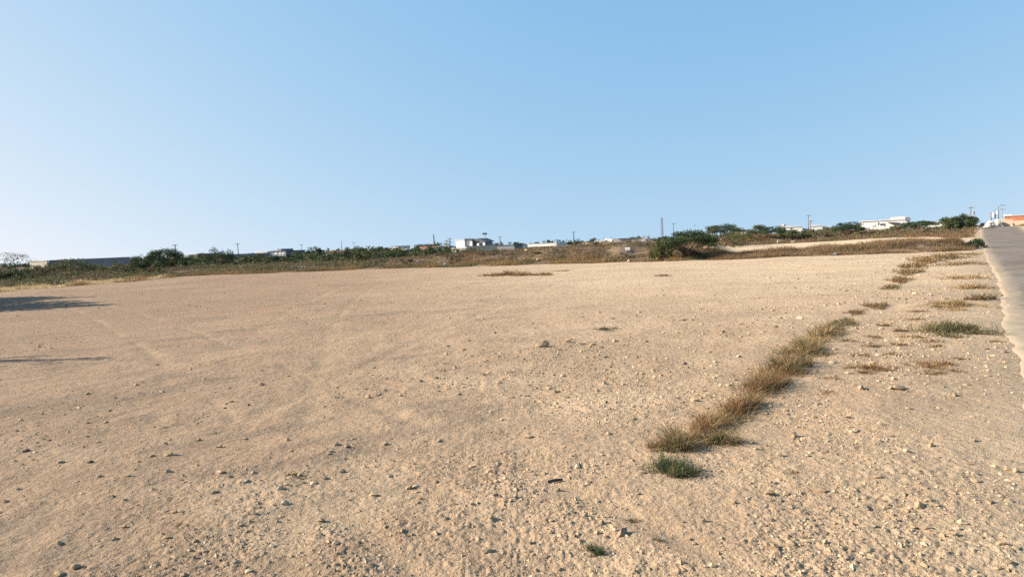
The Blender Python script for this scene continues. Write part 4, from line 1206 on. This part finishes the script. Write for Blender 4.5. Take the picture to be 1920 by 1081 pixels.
def lattice(label, px, pt, D, w0, w1):
    b = at_depth(px, hor(px), D); z = G(b.x, D); H = at_depth(px, pt, D).z - z
    root = empty('lattice_mast', (b.x, D, z))
    wf = lambda h: (w0 + (w1 - w0) * h / H) / 2
    for sx in (-1, 1):
        for sy in (-1, 1):
            MB().tube([(sx*w0/2, sy*w0/2, -.3), (sx*w1/2, sy*w1/2, H)], [.05, .04], 5).build('leg', M_STEEL, root)
    n = 12
    for i in range(n):
        h0, h1 = H*i/n, H*(i+1)/n; a, c = wf(h0), wf(h1)
        mb = MB()
        for (p, q) in (((-1,-1),(1,-1)), ((1,-1),(1,1)), ((1,1),(-1,1)), ((-1,1),(-1,-1))):
            mb.tube([(p[0]*a, p[1]*a, h0), (q[0]*c, q[1]*c, h1)], [.022, .022], 4)
            mb.tube([(q[0]*a, q[1]*a, h0), (p[0]*c, p[1]*c, h1)], [.022, .022], 4)
            mb.tube([(p[0]*c, p[1]*c, h1), (q[0]*c, q[1]*c, h1)], [.025, .025], 4)
        mb.build('bracing', M_STEEL, root)
    tag(root, label, 'mast')
lattice('tall steel lattice mast above the wide acacia', 1241.5, 408, 230, .75, .5)

# ------------------------------------------------------------------ mound boulders, rubble, litter, car
def boulder(px, py, wpx, label, D=None, mat=None, tall=.8, k=None):
    p = ground_at(px, py + wpx * .25) if D is None else None
    if p is None:
        q = at_depth(px, py, D); p = Vector((q.x, D, G(q.x, D)))
    half = wpx / FPX * p.y / 2
    me = ROCKS[random.randrange(12) if k is None else k]
    o = link('boulder', me, (p.x, p.y, G(p.x, p.y) + half * tall * .75), None, random.random() * 6)
    half *= 1.25
    o.scale = (half, half * .9, half * tall * 1.2)
    tag(o, label, 'boulder')
boulder(1046, 466, 16, 'bright pale boulder on the left mound crest', tall=.8)
boulder(1064, 464, 11, 'pale boulder right of the brightest one on the left mound')
boulder(1006, 472, 14, 'long low pale rock on the left mound slope', tall=.5)
boulder(988, 470, 12, 'pale rock on the mound left of the long low one')
boulder(1104, 459, 13, 'pale block at the left of the rock pile on the middle mound')
boulder(1120, 458, 14, 'largest block of the rock pile on the middle mound')
boulder(1113, 463, 11, 'shadowed block under the rock pile on the middle mound')
boulder(1143, 461, 17, 'cream boulder right of the rock pile on the middle mound')
boulder(1136, 463, 9, 'small cream boulder touching the one right of the pile')
boulder(1186, 456, 6, 'small upright pale stone on the mound above the white sign', tall=1.4)
boulder(1203, 459, 9, 'pale rock on the mound left of the olive shrub')
boulder(1290, 476, 24, 'pale boulder seen under the wide acacia', 49.5)
boulder(1334, 469, 22, 'cream boulder right of the wide acacia trunk', 51)
boulder(1180, 489, 8, 'low pale rock at the foot of the middle mound')
boulder(1010, 487, 9, 'half-hidden pale rock in the fringe grass, middle')
boulder(1608, 470, 22, 'whitish rubble lump on the grassy bank right of the grey bag', 49, tall=.45)
boulder(1462, 441, 14, 'pale rock on the far bank below the long low acacia', 104, tall=.5)
boulder(1487, 441, 12, 'second pale rock on the far bank further right', 104, tall=.5)

def rubble(px0, px1, pt, D, label, mat, n=60):
    pm = (px0 + px1) / 2; b = at_depth(pm, hor(pm), D); z = G(b.x, D); H = at_depth(pm, pt, D).z - z
    W = (px1 - px0) / FPX * D / 2
    tv, tf = ICO1; VV = []; FF = []
    for i in range(n):
        u = random.uniform(-1, 1); v_ = random.uniform(-.8, .8)
        hh = max(0, 1 - abs(u)**1.5) * max(0, 1 - v_*v_) * H
        s_ = random.uniform(.12, .34)
        q = tv * np.array([s_, s_, s_*.7]) * (1 + rng.normal(0, .15, (len(tv), 1))) + np.array([u*W, v_*W*.6, random.uniform(0, 1)**.4 * hh])
        VV.append(q); FF.append(tf + i*len(tv))
    o = link('rubble_heap', raw_mesh('rubble_heap', np.concatenate(VV), np.concatenate(FF), None, False, (mat,)), (b.x, D, z))
    tag(o, label, 'rubble', None, None)
    return o
M_RUB = simple_mat('pale_rubble', (.72,.66,.56), .95, .15, 3)
rubble(1846, 1868, 413, 122, 'white rubble heap beside the road crest', M_RUB, 80)
rubble(1864, 1878, 410, 124, 'taller pale rubble heap behind the white one', M_RUB, 70)
rubble(1874, 1886, 409, 126, 'pinkish rubble heap below the gate house', M_PINK, 50)

def crumple(name, px, py, wpx, hpx, label, mat, D=None, cat='bag'):
    if D is None: p = ground_at(px, py + hpx * .5)
    else:
        q = at_depth(px, py, D); p = Vector((q.x, D, G(q.x, D)))
    sx = wpx / FPX * p.y / 2 * .8; sz = hpx / FPX * p.y / 2 * .62
    v, f = ICO2; v = v * (1 + rng.normal(0, .3, (len(v), 1))); v = v * np.array([sx, sx*.7, sz]) + np.array([0, 0, sz*.8])
    o = link(name, raw_mesh(name, v, f, None, False, (mat,)), (p.x, p.y, G(p.x, p.y)))
    tag(o, label, cat)
    return o
crumple('plastic_bag', 1566, 473, 10, 10, 'grey white plastic bag caught on the grassy bank', M_GREYP, 44.2)
crumple('plastic_bag', 569, 497, 12, 9, 'white bag in the scrub left of middle', M_BAG, 66)
crumple('plastic_bag', 453, 498, 13, 6, 'white bag among the left scrub below the warehouse roof', M_BAG, 76)
crumple('plastic_bag', 440, 499, 9, 5, 'smaller pale bag left of the white bag in the left scrub', M_BAG, 77)
crumple('plastic_bag', 253, 517, 16, 7, 'whitish litter heap at the left edge of the field', M_BAG, 58)
crumple('plastic_bag', 834, 490, 9, 6, 'small white bag at the left end of the mounds', M_BAG, 58)
crumple('plastic_bag', 784, 487, 8, 5, 'tiny white bag in the grass right of the black sheet', M_BAG, 62)
crumple('rubbish_heap', 735, 495, 16, 7, 'white rubbish heap with black sack in the fringe grass', M_BAG, 59.5, 'rubbish')
crumple('rubbish_sack', 739, 489, 12, 6, 'black sack lying on the white rubbish heap', M_BLACK, 60.5, 'sack')
crumple('rubbish_sack', 746, 495, 8, 5, 'black sack at the right end of the white rubbish heap', M_BLACK, 59.3, 'sack')
crumple('plastic_sheet', 769, 490, 17, 9, 'black plastic sheet heap right of the white rubbish', M_BLACK, 62.5, 'sheet')

# small board sign on the mound
q = ground_at(1177, 474); D = q.y; gz = q.z
zt = at_depth(1177, 463.5, D).z; zb = at_depth(1177, 472, D).z
r = empty('board_sign', (q.x, D, gz), -.5)
for sx in (-.14, .14): MB().tube([(sx, .03, -.2), (sx, .03, zt - gz)], [.02, .02], 6).build('post', M_STEEL, r)
mh = (zt + zb) / 2 - gz
MB().box(-.21, .21, -.015, .008, mh + .035, zt - gz).build('panel', M_BAG, r)
MB().box(-.21, .21, -.015, .008, zb - gz + .12, mh - .005).build('panel', M_BAG, r)
MB().box(-.02, .2, -.02, .008, zb - gz, zb - gz + .1).build('dark_panel', M_BLACK, r)
tag(r, 'small white two-panel board sign on the middle mound', 'sign')

# dark car just past the crest
s0, d0 = 176.0, 1.2
cx, cy = s0 * RU[0] + d0 * RV[0], s0 * RU[1] + d0 * RV[1]
car = empty('car', (cx, cy, G(cx, cy) + .035), -RA)
MB().prism([(-.85, .28), (.85, .28), (.87, .62), (.83, .86), (-.83, .86), (-.87, .62)], -2.1, 2.1).build('body', M_CAR, car)
cab = MB().prism([(-.76, .862), (.76, .862), (.62, 1.36), (.52, 1.44), (-.52, 1.44), (-.62, 1.36)], -1.5, .9).build('cabin', M_CAR, car)
MB().prism([(-.66, .92), (.66, .92), (.54, 1.33), (-.54, 1.33)], -1.53, -1.49).build('rear_window', M_GLASSD, cab)
for sx in (-.78, .78):
    for sy in (-1.3, 1.3):
        wl = MB().tube([(sx - .1, sy, .31), (sx + .1, sy, .31)], [.31, .31], 14).build('wheel', M_RUBBER, car)
        MB().tube([(sx - .107, sy, .31), (sx + .107, sy, .31)], [.18, .18], 12).build('rim', M_STEEL, wl)
M_LAMP = simple_mat('red_lens', (.3, .02, .02), .3, .05, 3)
for sx in (-.7, .7): MB().box(sx - .12, sx + .12, -2.13, -2.08, .66, .8).build('tail_light', M_LAMP, car)
tag(car, 'dark car on the road beyond the crest', 'car')
